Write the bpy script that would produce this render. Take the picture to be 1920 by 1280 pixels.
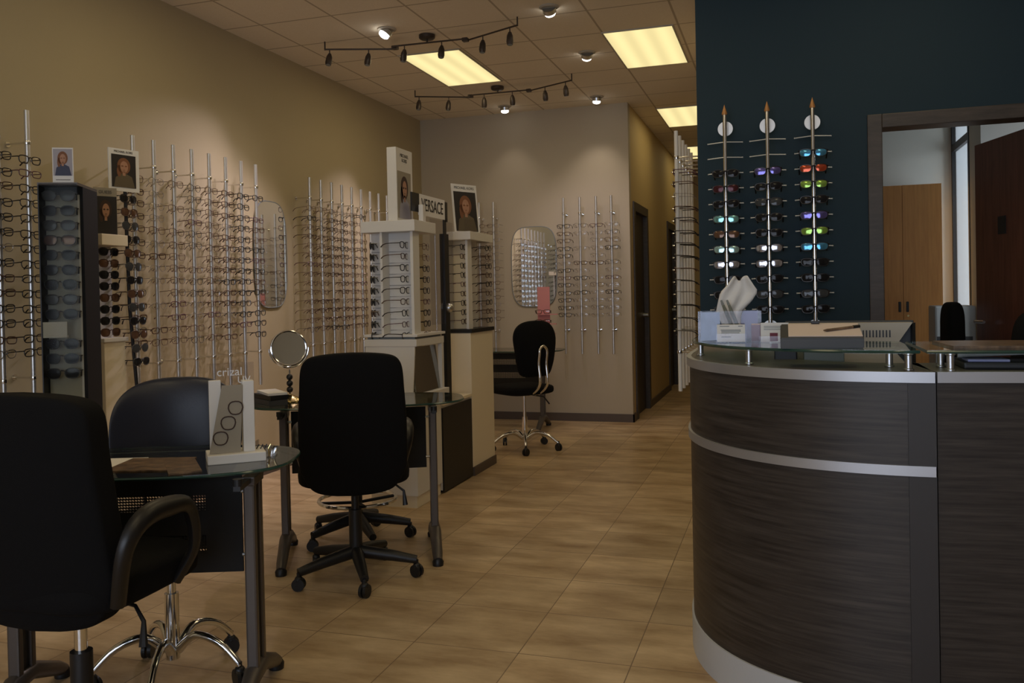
import bpy, bmesh, math, random
from mathutils import Vector, Matrix
random.seed(7)
PI = math.pi
sc = bpy.context.scene
for o in list(bpy.data.objects):
    bpy.data.objects.remove(o, do_unlink=True)
COL = sc.collection

# ------------------------------------------------------------------ camera
EYE = 1.21
cam_d = bpy.data.cameras.new('camera'); cam = bpy.data.objects.new('camera', cam_d); COL.objects.link(cam)
YAW, PITCH, ROLL, FPX = -.3075, -.0131, -.0206, 1611.4
_f = Vector((math.sin(YAW)*math.cos(PITCH), math.cos(YAW)*math.cos(PITCH), math.sin(PITCH)))
_r = Vector((math.cos(YAW), -math.sin(YAW), 0)); _u = _r.cross(_f)
_c, _s = math.cos(ROLL), math.sin(ROLL)
_R, _U = _c*_r + _s*_u, -_s*_r + _c*_u
cam.matrix_world = Matrix(((_R.x, _U.x, -_f.x, 0), (_R.y, _U.y, -_f.y, 0), (_R.z, _U.z, -_f.z, EYE), (0, 0, 0, 1)))
cam_d.sensor_width = 36; cam_d.sensor_fit = 'HORIZONTAL'; cam_d.lens = 36*FPX/1920
cam_d.shift_y = -65/1920; cam_d.clip_start = .05
sc.camera = cam

# ------------------------------------------------------------------ world, daylight, exposure
sc.view_settings.view_transform = 'Standard'; sc.view_settings.look = 'None'
sc.view_settings.gamma = 1; sc.view_settings.use_curve_mapping = False
sc.view_settings.exposure = 0.0
sc.cycles.transparent_max_bounces = 32
w = bpy.data.worlds.new('overcast_sky'); sc.world = w; w.use_nodes = True
w.node_tree.nodes['Background'].inputs[0].default_value = (.78, .88, 1.0, 1)
w.node_tree.nodes['Background'].inputs[1].default_value = 1.0

def area(name, loc, aim, sx, sy, power, color):
    l = bpy.data.lights.new(name, 'AREA'); l.shape = 'RECTANGLE'; l.size = sx; l.size_y = sy
    l.energy = power; l.color = color
    o = bpy.data.objects.new(name, l); COL.objects.link(o); o.location = loc
    o.rotation_euler = (Vector(aim)-Vector(loc)).to_track_quat('-Z', 'Y').to_euler()
    return o
# daylight through the storefront glazing behind the camera
area('storefront_daylight', (-.6, -3.2, 1.5), (-.6, 5, 1.0), 3.8, 2.0, 84, (.78, .82, 1.0))
area('office_daylight', (1.9, 6.47, 1.5), (0.4, 6.0, 1.3), .5, 1.6, 12, (.85, .92, 1.0))
area('office_daylight', (2.6, 5.4, 1.5), (0.6, 6.1, 1.2), .8, 1.6, 33, (.92, .95, 1.0))  # added light outside the added side window, brightens the oak cabinet

# ------------------------------------------------------------------ materials
def new_mat(name):
    m = bpy.data.materials.new(name); m.use_nodes = True
    nt = m.node_tree
    return m, nt, nt.nodes['Principled BSDF']
def mat(name, col, rough=.5, metal=0, bump=0, bscale=200, var=0, vscale=8, spec=.5, coat=0):
    m, nt, b = new_mat(name)
    b.inputs['Base Color'].default_value = (*col, 1); b.inputs['Roughness'].default_value = rough
    b.inputs['Metallic'].default_value = metal; b.inputs['Specular IOR Level'].default_value = spec
    b.inputs['Coat Weight'].default_value = coat
    tc = nt.nodes.new('ShaderNodeTexCoord')
    if var:
        n = nt.nodes.new('ShaderNodeTexNoise'); n.inputs['Scale'].default_value = vscale; n.inputs['Detail'].default_value = 4
        nt.links.new(tc.outputs['Object'], n.inputs['Vector'])
        r = nt.nodes.new('ShaderNodeMapRange'); r.inputs['To Min'].default_value = 1-var; r.inputs['To Max'].default_value = 1+var
        nt.links.new(n.outputs['Fac'], r.inputs['Value'])
        mx = nt.nodes.new('ShaderNodeVectorMath'); mx.operation = 'SCALE'; mx.inputs[0].default_value = col
        nt.links.new(r.outputs[0], mx.inputs['Scale']); nt.links.new(mx.outputs[0], b.inputs['Base Color'])
    if bump:
        n2 = nt.nodes.new('ShaderNodeTexNoise'); n2.inputs['Scale'].default_value = bscale
        nt.links.new(tc.outputs['Object'], n2.inputs['Vector'])
        bp = nt.nodes.new('ShaderNodeBump'); bp.inputs['Strength'].default_value = bump; bp.inputs['Distance'].default_value = .002
        nt.links.new(n2.outputs['Fac'], bp.inputs['Height']); nt.links.new(bp.outputs[0], b.inputs['Normal'])
    return m
def glassy(name, tint, clear=.9, rough=.02, gloss=(1, 1, 1)):
    m, nt, b = new_mat(name); nt.nodes.remove(b)
    out = nt.nodes['Material Output']
    t = nt.nodes.new('ShaderNodeBsdfTransparent'); t.inputs[0].default_value = (*tint, 1)
    g = nt.nodes.new('ShaderNodeBsdfGlossy'); g.inputs['Roughness'].default_value = rough; g.inputs[0].default_value = (*gloss, 1)
    lw = nt.nodes.new('ShaderNodeLayerWeight'); lw.inputs['Blend'].default_value = .5
    fr = nt.nodes.new('ShaderNodeMath'); fr.operation = 'POWER'; fr.inputs[1].default_value = 5; nt.links.new(lw.outputs['Facing'], fr.inputs[0])
    f2 = nt.nodes.new('ShaderNodeMath'); f2.operation = 'MULTIPLY'; f2.inputs[1].default_value = .8; nt.links.new(fr.outputs[0], f2.inputs[0])
    ad = nt.nodes.new('ShaderNodeMath'); ad.operation = 'ADD'; ad.inputs[1].default_value = 1-clear+.025; ad.use_clamp = True
    nt.links.new(f2.outputs[0], ad.inputs[0])
    mx = nt.nodes.new('ShaderNodeMixShader')
    nt.links.new(ad.outputs[0], mx.inputs[0]); nt.links.new(t.outputs[0], mx.inputs[1]); nt.links.new(g.outputs[0], mx.inputs[2])
    nt.links.new(mx.outputs[0], out.inputs[0])
    return m
def grain(name, c1, c2, scale, rough=.45, spec=.5, axis=(1, 1, 1)):
    m, nt, b = new_mat(name)
    tc = nt.nodes.new('ShaderNodeTexCoord'); mp = nt.nodes.new('ShaderNodeMapping'); mp.inputs['Scale'].default_value = scale
    nt.links.new(tc.outputs['Object'], mp.inputs[0])
    n = nt.nodes.new('ShaderNodeTexNoise'); n.inputs['Scale'].default_value = 1; n.inputs['Detail'].default_value = 6; n.inputs['Roughness'].default_value = .65
    nt.links.new(mp.outputs[0], n.inputs['Vector'])
    cr = nt.nodes.new('ShaderNodeValToRGB'); cr.color_ramp.elements[0].position = .32; cr.color_ramp.elements[1].position = .7
    cr.color_ramp.elements[0].color = (*c1, 1); cr.color_ramp.elements[1].color = (*c2, 1)
    nt.links.new(n.outputs['Fac'], cr.inputs[0]); nt.links.new(cr.outputs[0], b.inputs['Base Color'])
    b.inputs['Roughness'].default_value = rough; b.inputs['Specular IOR Level'].default_value = spec
    return m
def grid_lines(nt, tc, px, py, ox, oy, wd):
    """1 on the joints of a px by py grid laid out in metres"""
    sep = nt.nodes.new('ShaderNodeSeparateXYZ'); nt.links.new(tc.outputs['Object'], sep.inputs[0])
    outs = []
    for ax, p, o in ((0, px, ox), (1, py, oy)):
        a = nt.nodes.new('ShaderNodeMath'); a.operation = 'SUBTRACT'; a.inputs[1].default_value = o; nt.links.new(sep.outputs[ax], a.inputs[0])
        d = nt.nodes.new('ShaderNodeMath'); d.operation = 'PINGPONG'; d.inputs[1].default_value = p/2
        nt.links.new(a.outputs[0], d.inputs[0])
        l = nt.nodes.new('ShaderNodeMath'); l.operation = 'LESS_THAN'; l.inputs[1].default_value = wd; nt.links.new(d.outputs[0], l.inputs[0])
        outs.append(l)
    mx = nt.nodes.new('ShaderNodeMath'); mx.operation = 'MAXIMUM'
    nt.links.new(outs[0].outputs[0], mx.inputs[0]); nt.links.new(outs[1].outputs[0], mx.inputs[1])
    return mx, sep
def floor_mat():
    m, nt, b = new_mat('travertine_tile')
    tc = nt.nodes.new('ShaderNodeTexCoord')
    mx, sep = grid_lines(nt, tc, .383, .383, -.495, 2.755, .0018)
    n = nt.nodes.new('ShaderNodeTexNoise'); n.inputs['Scale'].default_value = 3.2; n.inputs['Detail'].default_value = 9; n.inputs['Roughness'].default_value = .62
    mp = nt.nodes.new('ShaderNodeMapping'); mp.inputs['Scale'].default_value = (.8, 2.2, 1)
    nt.links.new(tc.outputs['Object'], mp.inputs[0]); nt.links.new(mp.outputs[0], n.inputs['Vector'])
    cr = nt.nodes.new('ShaderNodeValToRGB'); e = cr.color_ramp.elements
    e[0].position = .3; e[0].color = (.33, .21, .10, 1); e[1].position = .7; e[1].color = (.70, .53, .32, 1)
    nt.links.new(n.outputs['Fac'], cr.inputs[0])
    # each tile a slightly different shade
    sn = nt.nodes.new('ShaderNodeVectorMath'); sn.operation = 'SNAP'; sn.inputs[1].default_value = (.383, .383, 10)
    of = nt.nodes.new('ShaderNodeVectorMath'); of.operation = 'ADD'; of.inputs[1].default_value = (.495+.0, -2.755+3.83, 0)
    nt.links.new(tc.outputs['Object'], of.inputs[0]); nt.links.new(of.outputs[0], sn.inputs[0])
    wn = nt.nodes.new('ShaderNodeTexWhiteNoise'); nt.links.new(sn.outputs[0], wn.inputs['Vector'])
    mr = nt.nodes.new('ShaderNodeMapRange'); mr.inputs['To Min'].default_value = .86; mr.inputs['To Max'].default_value = 1.08
    nt.links.new(wn.outputs['Value'], mr.inputs['Value'])
    sm = nt.nodes.new('ShaderNodeVectorMath'); sm.operation = 'SCALE'
    nt.links.new(cr.outputs[0], sm.inputs[0]); nt.links.new(mr.outputs[0], sm.inputs['Scale'])
    mi = nt.nodes.new('ShaderNodeMix'); mi.data_type = 'RGBA'
    nt.links.new(mx.outputs[0], mi.inputs['Factor']); nt.links.new(sm.outputs[0], mi.inputs['A']); mi.inputs['B'].default_value = (.20, .13, .07, 1)
    nt.links.new(mi.outputs['Result'], b.inputs['Base Color'])
    b.inputs['Roughness'].default_value = .33; b.inputs['Specular IOR Level'].default_value = .45
    return m
def ceiling_mat():
    m, nt, b = new_mat('acoustic_tile')
    tc = nt.nodes.new('ShaderNodeTexCoord')
    mx, sep = grid_lines(nt, tc, .51, .488, -1.157, 5.805, .007)
    n = nt.nodes.new('ShaderNodeTexNoise'); n.inputs['Scale'].default_value = 120; nt.links.new(tc.outputs['Object'], n.inputs['Vector'])
    cr = nt.nodes.new('ShaderNodeValToRGB'); e = cr.color_ramp.elements
    e[0].color = (.76, .67, .52, 1); e[1].color = (.88, .79, .64, 1); nt.links.new(n.outputs['Fac'], cr.inputs[0])
    mi = nt.nodes.new('ShaderNodeMix'); mi.data_type = 'RGBA'
    nt.links.new(mx.outputs[0], mi.inputs['Factor']); nt.links.new(cr.outputs[0], mi.inputs['A']); mi.inputs['B'].default_value = (.48, .40, .29, 1)
    nt.links.new(mi.outputs['Result'], b.inputs['Base Color']); b.inputs['Roughness'].default_value = .9
    return m
def diffuser_mat():
    m, nt, b = new_mat('lit_light_diffuser')
    tc = nt.nodes.new('ShaderNodeTexCoord'); sep = nt.nodes.new('ShaderNodeSeparateXYZ'); nt.links.new(tc.outputs['Generated'], sep.inputs[0])
    s = nt.nodes.new('ShaderNodeMath'); s.operation = 'MULTIPLY'; s.inputs[1].default_value = 2*PI*3.0; nt.links.new(sep.outputs[0], s.inputs[0])
    c = nt.nodes.new('ShaderNodeMath'); c.operation = 'COSINE'; nt.links.new(s.outputs[0], c.inputs[0])
    mr = nt.nodes.new('ShaderNodeMapRange'); mr.inputs['From Min'].default_value = -1; mr.inputs['To Min'].default_value = 1.06; mr.inputs['To Max'].default_value = .86
    nt.links.new(c.outputs[0], mr.inputs['Value'])
    b.inputs['Base Color'].default_value = (.3, .28, .2, 1)
    b.inputs['Emission Color'].default_value = (1.0, .84, .40, 1); nt.links.new(mr.outputs[0], b.inputs['Emission Strength'])
    return m
def perforated_mat():
    m, nt, b = new_mat('perforated_black_steel')
    b.inputs['Base Color'].default_value = (.008, .008, .0085, 1); b.inputs['Roughness'].default_value = .75
    tc = nt.nodes.new('ShaderNodeTexCoord'); sep = nt.nodes.new('ShaderNodeSeparateXYZ'); nt.links.new(tc.outputs['Object'], sep.inputs[0])
    p = .0085
    ds = []
    for ax in (0, 2):
        d = nt.nodes.new('ShaderNodeMath'); d.operation = 'PINGPONG'; d.inputs[1].default_value = p/2
        nt.links.new(sep.outputs[ax], d.inputs[0])
        q = nt.nodes.new('ShaderNodeMath'); q.operation = 'POWER'; q.inputs[1].default_value = 2; nt.links.new(d.outputs[0], q.inputs[0]); ds.append(q)
    ad = nt.nodes.new('ShaderNodeMath'); ad.operation = 'ADD'; nt.links.new(ds[0].outputs[0], ad.inputs[0]); nt.links.new(ds[1].outputs[0], ad.inputs[1])
    hole = nt.nodes.new('ShaderNodeMath'); hole.operation = 'LESS_THAN'; hole.inputs[1].default_value = .0034**2; nt.links.new(ad.outputs[0], hole.inputs[0])
    # punched only in two bands near the ends of the panel
    def band(ax, lo, hi):
        a = nt.nodes.new('ShaderNodeMath'); a.operation = 'GREATER_THAN'; a.inputs[1].default_value = lo; nt.links.new(sep.outputs[ax], a.inputs[0])
        c = nt.nodes.new('ShaderNodeMath'); c.operation = 'LESS_THAN'; c.inputs[1].default_value = hi; nt.links.new(sep.outputs[ax], c.inputs[0])
        q = nt.nodes.new('ShaderNodeMath'); q.operation = 'MULTIPLY'; nt.links.new(a.outputs[0], q.inputs[0]); nt.links.new(c.outputs[0], q.inputs[1]); return q
    bx = band(0, -.26, .205); b1 = band(2, .585, .635); b2 = band(2, .46, .515)
    mm = nt.nodes.new('ShaderNodeMath'); mm.operation = 'MAXIMUM'; nt.links.new(b1.outputs[0], mm.inputs[0]); nt.links.new(b2.outputs[0], mm.inputs[1])
    m1 = nt.nodes.new('ShaderNodeMath'); m1.operation = 'MULTIPLY'; nt.links.new(mm.outputs[0], m1.inputs[0]); nt.links.new(bx.outputs[0], m1.inputs[1])
    m2 = nt.nodes.new('ShaderNodeMath'); m2.operation = 'MULTIPLY'; nt.links.new(m1.outputs[0], m2.inputs[0]); nt.links.new(hole.outputs[0], m2.inputs[1])
    iv = nt.nodes.new('ShaderNodeMath'); iv.operation = 'SUBTRACT'; iv.inputs[0].default_value = 1; nt.links.new(m2.outputs[0], iv.inputs[1])
    nt.links.new(iv.outputs[0], b.inputs['Alpha'])
    return m

M = {}
M['wall'] = mat('tan_wall_paint', (.46, .385, .24), .75, bump=.15, bscale=300, var=.03, vscale=3)
M['back_wall'] = mat('beige_wall_paint', (.47, .405, .30), .75, bump=.15, bscale=300, var=.03, vscale=3)
M['hall_wall'] = mat('gold_wall_paint', (.55, .41, .19), .7, bump=.15, bscale=300)
M['teal'] = mat('dark_teal_wall_paint', (.021, .042, .060), .7, bump=.15, bscale=300, spec=.2)
M['office_wall'] = mat('pale_grey_wall_paint', (.44, .44, .41), .75)
M['floor'] = floor_mat(); M['ceiling'] = ceiling_mat(); M['diffuser'] = diffuser_mat()
M['base'] = mat('dark_brown_baseboard', (.10, .075, .06), .55)
M['frame_wood'] = grain('dark_walnut_trim', (.036, .028, .022), (.072, .056, .045), (6, 40, 40), .45)
M['dark_door'] = mat('dark_brown_door', (.035, .025, .018), .5)
M['red_door'] = grain('reddish_mahogany_door', (.09, .028, .015), (.17, .06, .035), (40, 40, 3), .45)
M['oak'] = grain('honey_oak_laminate', (.72, .31, .07), (.88, .42, .11), (50, 50, 3), .5)
M['laminate'] = grain('dark_zebrano_laminate', (.018, .0145, .013), (.063, .053, .046), (4, 4, 95), .42, .45)
M['laminate_flat'] = mat('dark_brown_edge', (.028, .024, .023), .45)
M['silver'] = mat('brushed_silver_trim', (.52, .53, .56), .42, .75)
M['plinth'] = mat('silver_grey_plinth', (.56, .58, .60), .55, .05)
M['ledge'] = grain('grey_brown_ledge', (.13, .11, .10), (.20, .17, .15), (5, 5, 60), .4)
M['chrome'] = mat('polished_chrome', (.80, .80, .80), .12, 1)
M['pole'] = mat('satin_silver_pole', (.66, .66, .65), .33, .85)
M['pin'] = mat('satin_white_metal_pin', (.62, .64, .66), .4, .4)
M['steel'] = mat('brushed_steel', (.60, .61, .62), .3, 1)
M['white'] = mat('white_laminate', (.74, .72, .68), .5)
M['cream'] = mat('cream_laminate', (.85, .76, .58), .55)
M['card'] = mat('white_card', (.80, .79, .76), .7)
M['black'] = mat('black_plastic', (.010, .010, .011), .45)
M['matte'] = mat('matte_black_board', (.0055, .0055, .006), .65, spec=.2)
M['towerback'] = mat('light_olive_grey_panel', (.42, .41, .35), .6)
M['arm'] = mat('black_armrest_plastic', (.007, .006, .0055), .4)
M['fabric'] = mat('black_upholstery', (.005, .005, .0055), .9, bump=.4, bscale=700, spec=.18)
M['leather'] = mat('black_leather', (.010, .014, .030), .34, bump=.15, bscale=250, spec=.5)  # blue of the window's sheen is put into the base colour
M['bronze'] = mat('bronze_grey_steel', (.11, .095, .085), .4, .5)
M['perf'] = perforated_mat()
M['glass'] = glassy('smoked_glass_top', (.42, .47, .46), .95)
M['shelf_glass'] = glassy('clear_green_glass_shelf', (.72, .84, .80), .95)
M['glass_edge'] = mat('green_glass_edge', (.02, .06, .05), .15)
M['acrylic'] = glassy('clear_acrylic', (.93, .93, .95), .995, .08, (.7, .7, .72))
M['cover'] = glassy('tower_clear_cover', (.80, .80, .76), .995, .06, (.10, .10, .10))
M['pane'] = glassy('window_glass', (.95, .97, .97), .97)
M['lens'] = glassy('clear_lens', (.985, .98, .97), .995)
M['mirror'] = mat('mirror_glass', (.85, .87, .85), .02, 1)
M['smoked'] = mat('dim_mirror_glass', (.34, .34, .32), .06, 1)  # darkened copy of the mirror, its dim reflection is put into the colour
M['brass'] = mat('polished_brass', (.75, .58, .25), .18, 1)
M['copper'] = mat('copper_tip', (.48, .23, .08), .4, .3)
M['paper'] = mat('white_paper', (.78, .76, .72), .8)
M['beige'] = mat('beige_plastic', (.48, .44, .36), .55)
M['grey'] = mat('dark_grey_plastic', (.045, .048, .052), .5)
M['sgrey'] = mat('mid_grey_plastic', (.22, .24, .24), .5)
M['pink'] = mat('pink_card', (.62, .25, .25), .7)
M['maroon'] = mat('maroon_print', (.16, .02, .04), .6)
M['bluepic'] = mat('pale_blue_print', (.33, .45, .66), .6, var=.35, vscale=40)
M['blueitem'] = mat('lavender_blue_print', (.25, .27, .50), .6)
M['skin'] = mat('printed_skin_tone', (.45, .24, .15), .7)
M['hair'] = mat('printed_dark_hair', (.05, .025, .018), .7)
M['redhair'] = mat('printed_auburn_hair', (.22, .09, .04), .7)
M['print_dark'] = mat('printed_dark_ground', (.018, .015, .016), .6)
M['print_grey'] = mat('printed_grey_ground', (.40, .38, .42), .7)
M['print_navy'] = mat('printed_navy_cloth', (.06, .07, .12), .7)
M['print_olive'] = mat('printed_olive_cloth', (.13, .10, .06), .7)
M['print_tan'] = mat('printed_tan_ground', (.33, .29, .22), .7)
M['ink'] = mat('grey_lettering', (.12, .11, .10), .7)
M['frost'] = mat('frosted_lettering', (.75, .75, .76), .7)
M['brownprint'] = grain('brown_magazine_print', (.03, .02, .015), (.30, .19, .11), (18, 30, 4), .35)
M['greenpen'] = mat('grey_green_plastic', (.17, .18, .14), .4)
M['bulb'] = new_mat('lit_lamp_face')[0]
_b = M['bulb'].node_tree.nodes['Principled BSDF']; _b.inputs['Emission Color'].default_value = (1, .96, .9, 1); _b.inputs['Emission Strength'].default_value = 6
M['head'] = mat('bronze_lamp_head', (.07, .055, .045), .4, .6)
M['sky'] = new_mat('bright_outdoor_sky')[0]
_b = M['sky'].node_tree.nodes['Principled BSDF']; _b.inputs['Base Color'].default_value = (0, 0, 0, 1); _b.inputs['Emission Color'].default_value = (.82, .9, 1, 1); _b.inputs['Emission Strength'].default_value = 1.0
FRAME = [mat('black_acetate', (.012, .010, .010), .3), mat('dark_tortoise_acetate', (.07, .03, .016), .3, var=.4, vscale=90),
         mat('gunmetal_wire', (.10, .095, .10), .3, .8), mat('brown_wire', (.13, .07, .05), .35, .5),
         mat('plum_acetate', (.09, .03, .045), .3), mat('silver_wire', (.38, .36, .36), .28, .9)]
FRAMEN = ['black', 'tortoise', 'gunmetal', 'brown', 'plum', 'silver']
def slens(name, c, metal=.5, rough=.1): return mat(name, c, rough, metal, spec=.22 if metal < .35 else .5)
SL = {'black': slens('black_lens', (.012, .012, .014), .0, .08), 'grey': slens('smoke_grey_lens', (.06, .065, .07), .2, .08),
      'teal': slens('teal_mirror_lens', (.25, .55, .55), .7), 'aqua': slens('aqua_mirror_lens', (.45, .70, .70), .7),
      'violet': slens('violet_mirror_lens', (.16, .14, .42), .7), 'blue': slens('blue_mirror_lens', (.10, .36, .62), .7),
      'red': slens('red_mirror_lens', (.50, .09, .04), .6), 'green': slens('green_mirror_lens', (.30, .50, .10), .6),
      'silver': slens('silver_mirror_lens', (.55, .55, .62), .8), 'brown': slens('brown_lens', (.14, .075, .045), .4),
      'maroon': slens('dark_red_lens', (.07, .02, .025), .3)}

# ------------------------------------------------------------------ mesh helpers
class MB:
    def __init__(s): s.bm = bmesh.new(); s.mi = 0
    def _faces(s, n0):
        s.bm.faces.ensure_lookup_table()
        for f in s.bm.faces[n0:]: f.material_index = s.mi
    def box(s, x0, x1, y0, y1, z0, z1, bev=0, rot=None):
        n0 = len(s.bm.faces)
        vs = [s.bm.verts.new((x, y, z)) for z in (z0, z1) for (x, y) in ((x0, y0), (x1, y0), (x1, y1), (x0, y1))]
        fs = [(3, 2, 1, 0), (4, 5, 6, 7), (0, 1, 5, 4), (1, 2, 6, 5), (2, 3, 7, 6), (3, 0, 4, 7)]
        nf = [s.bm.faces.new([vs[i] for i in f]) for f in fs]
        if bev:
            es = set(e for f in nf for e in f.edges)
            bmesh.ops.bevel(s.bm, geom=list(es), offset=bev, segments=2, affect='EDGES', profile=.6)
        if rot is not None:
            bmesh.ops.transform(s.bm, matrix=rot, verts=[v for v in vs if v.is_valid])
        s._faces(n0); return s
    def tube(s, pts, r, seg=8, closed=False, flat=1.0):
        pts = [Vector(p) for p in pts]; n = len(pts); n0 = len(s.bm.faces)
        rs = r if isinstance(r, (list, tuple)) else [r]*n
        rings = []; up = None
        for i, p in enumerate(pts):
            if closed: d = pts[(i+1) % n]-pts[i-1]
            else: d = pts[min(i+1, n-1)]-pts[max(i-1, 0)]
            d.normalize()
            if up is None: up = Vector((0, 0, 1)) if abs(d.z) < .9 else Vector((0, 1, 0))
            a = d.cross(up)
            if a.length < 1e-5: a = d.cross(Vector((1, 0, 0)))
            a.normalize(); b2 = a.cross(d).normalized(); up = b2
            rings.append([s.bm.verts.new(p+(a*math.cos(2*PI*k/seg)*flat+b2*math.sin(2*PI*k/seg))*rs[i]) for k in range(seg)])
        for i in range(n if closed else n-1):
            A, B = rings[i], rings[(i+1) % n]
            for k in range(seg): s.bm.faces.new((A[k], A[(k+1) % seg], B[(k+1) % seg], B[k]))
        if not closed:
            s.bm.faces.new(rings[0][::-1]); s.bm.faces.new(rings[-1])
        s._faces(n0); return s
    def cyl(s, p0, p1, r0, r1=None, seg=16): return s.tube([p0, p1], [r0, r0 if r1 is None else r1], seg)
    def lathe(s, prof, seg=24, c=(0, 0)):
        n0 = len(s.bm.faces); rings = []
        for (r, z) in prof: rings.append([s.bm.verts.new((c[0]+r*math.cos(2*PI*k/seg), c[1]+r*math.sin(2*PI*k/seg), z)) for k in range(seg)])
        for A, B in zip(rings, rings[1:]):
            for k in range(seg): s.bm.faces.new((A[k], A[(k+1) % seg], B[(k+1) % seg], B[k]))
        s.bm.faces.new(rings[0][::-1]); s.bm.faces.new(rings[-1]); s._faces(n0); return s
    def prism(s, poly, z0, z1):
        n0 = len(s.bm.faces)
        a = [s.bm.verts.new((x, y, z0)) for x, y in poly]; b = [s.bm.verts.new((x, y, z1)) for x, y in poly]
        s.bm.faces.new(a[::-1]); s.bm.faces.new(b); n = len(poly)
        for i in range(n): s.bm.faces.new((a[i], a[(i+1) % n], b[(i+1) % n], b[i]))
        s._faces(n0); return s
    def prism_y(s, poly, y0, y1):
        """polygon given in x,z, extruded along y"""
        n0 = len(s.bm.faces)
        a = [s.bm.verts.new((x, y0, z)) for x, z in poly]; b = [s.bm.verts.new((x, y1, z)) for x, z in poly]
        s.bm.faces.new(a); s.bm.faces.new(b[::-1]); n = len(poly)
        for i in range(n): s.bm.faces.new((a[i], b[i], b[(i+1) % n], a[(i+1) % n]))
        s._faces(n0); return s
    def strip(s, outer, inner, z0, z1):
        n0 = len(s.bm.faces)
        def ring(pts, z): return [s.bm.verts.new((x, y, z)) for x, y in pts]
        a, b, c, d = ring(outer, z0), ring(outer, z1), ring(inner, z0), ring(inner, z1); n = len(outer)
        for i in range(n-1):
            s.bm.faces.new((a[i], a[i+1], b[i+1], b[i])); s.bm.faces.new((c[i+1], c[i], d[i], d[i+1]))
            s.bm.faces.new((b[i], b[i+1], d[i+1], d[i])); s.bm.faces.new((a[i+1], a[i], c[i], c[i+1]))
        s.bm.faces.new((a[0], b[0], d[0], c[0])); s.bm.faces.new((a[-1], c[-1], d[-1], b[-1])); s._faces(n0); return s
    def superq(s, a, b, c, e1=.3, e2=.3, nu=40, nv=24, fn=None, loc=(0, 0, 0)):
        n0 = len(s.bm.faces)
        def pw(x, e): return math.copysign(abs(x)**e, x)
        rows = []
        for j in range(1, nv):
            v = -PI/2+PI*j/nv; row = []
            for i in range(nu):
                u = 2*PI*i/nu
                p = Vector((a*pw(math.cos(v), e1)*pw(math.cos(u), e2), b*pw(math.cos(v), e1)*pw(math.sin(u), e2), c*pw(math.sin(v), e1)))
                if fn: p = Vector(fn(p))
                row.append(s.bm.verts.new(p+Vector(loc)))
            rows.append(row)
        ends = []
        for z in (-c, c):
            p = Vector((0, 0, z)); p = Vector(fn(p)) if fn else p
            ends.append(s.bm.verts.new(p+Vector(loc)))
        for A, B in zip(rows, rows[1:]):
            for i in range(nu): s.bm.faces.new((A[i], A[(i+1) % nu], B[(i+1) % nu], B[i]))
        for i in range(nu):
            s.bm.faces.new((ends[0], rows[0][(i+1) % nu], rows[0][i])); s.bm.faces.new((ends[1], rows[-1][i], rows[-1][(i+1) % nu]))
        s._faces(n0); return s
    def poly3(s, pts):
        n0 = len(s.bm.faces); s.bm.faces.new([s.bm.verts.new(p) for p in pts]); s._faces(n0); return s
    def m(s, i): s.mi = i; return s
    def mesh(s, name, mats, smooth=None):
        me = bpy.data.meshes.new(name)
        bmesh.ops.recalc_face_normals(s.bm, faces=s.bm.faces)
        s.bm.to_mesh(me); s.bm.free()
        for mm in (mats if isinstance(mats, (list, tuple)) else [mats]): me.materials.append(mm)
        if smooth:
            me.polygons.foreach_set('use_smooth', [True]*len(me.polygons))
            if smooth != 'all': me.set_sharp_from_angle(angle=math.radians(40))
        return me
    def obj(s, name, mats, parent=None, smooth=None, loc=None):
        return link(name, s.mesh(name, mats, smooth), parent, loc)
def link(name, me, parent=None, loc=None):
    o = bpy.data.objects.new(name, me); COL.objects.link(o)
    if parent: o.parent = parent
    if loc: o.location = loc
    return o
def spline(ctl, rad, n=5):
    ctl = [Vector(q) for q in ctl]; pts = []; rr = []
    for q in range(len(ctl)-1):
        a0, a1, a2, a3 = ctl[max(q-1, 0)], ctl[q], ctl[q+1], ctl[min(q+2, len(ctl)-1)]
        for k in range(n):
            u = k/n
            pts.append(.5*((2*a1)+(a2-a0)*u+(2*a0-5*a1+4*a2-a3)*u*u+(3*a1-a0-3*a2+a3)*u**3)); rr.append(rad[q]*(1-u)+rad[q+1]*u)
    return pts+[ctl[-1]], rr+[rad[-1]]
def tag(o, label=None, cat=None, group=None, kind=None):
    if label: o['label'] = label
    if cat: o['category'] = cat
    if group: o['group'] = group
    if kind: o['kind'] = kind
    return o
def thing(name, label, cat, loc=(0, 0, 0), rz=0, group=None):
    o = bpy.data.objects.new(name, None); COL.objects.link(o); o.location = loc; o.rotation_euler = (0, 0, rz)
    o.empty_display_size = .05
    return tag(o, label, cat, group)
def struct(o): o['kind'] = 'structure'; return o
def dup(root, loc, rot, label=None, group=None):
    r = root.copy(); COL.objects.link(r); r.location = loc; r.rotation_euler = rot
    if label: r['label'] = label
    if group: r['group'] = group
    for ch in root.children:
        c = ch.copy(); COL.objects.link(c); c.parent = r
        for g in ch.children:
            d = g.copy(); COL.objects.link(d); d.parent = c
    return r
def text_mesh(name, body, size, sx=1.0, ext=.0006):
    cu = bpy.data.curves.new(name, 'FONT'); cu.body = body; cu.size = size; cu.align_x = 'CENTER'; cu.align_y = 'CENTER'; cu.extrude = ext
    o = bpy.data.objects.new(name, cu); COL.objects.link(o)
    dg = bpy.context.evaluated_depsgraph_get(); me = bpy.data.meshes.new_from_object(o.evaluated_get(dg))
    bpy.data.objects.remove(o, do_unlink=True)
    # lettering stands upright in x,z and faces -y
    me.transform(Matrix.Rotation(PI/2, 4, 'X') @ Matrix.Diagonal((sx, 1, 1, 1)))
    me.name = name
    return me
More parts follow.
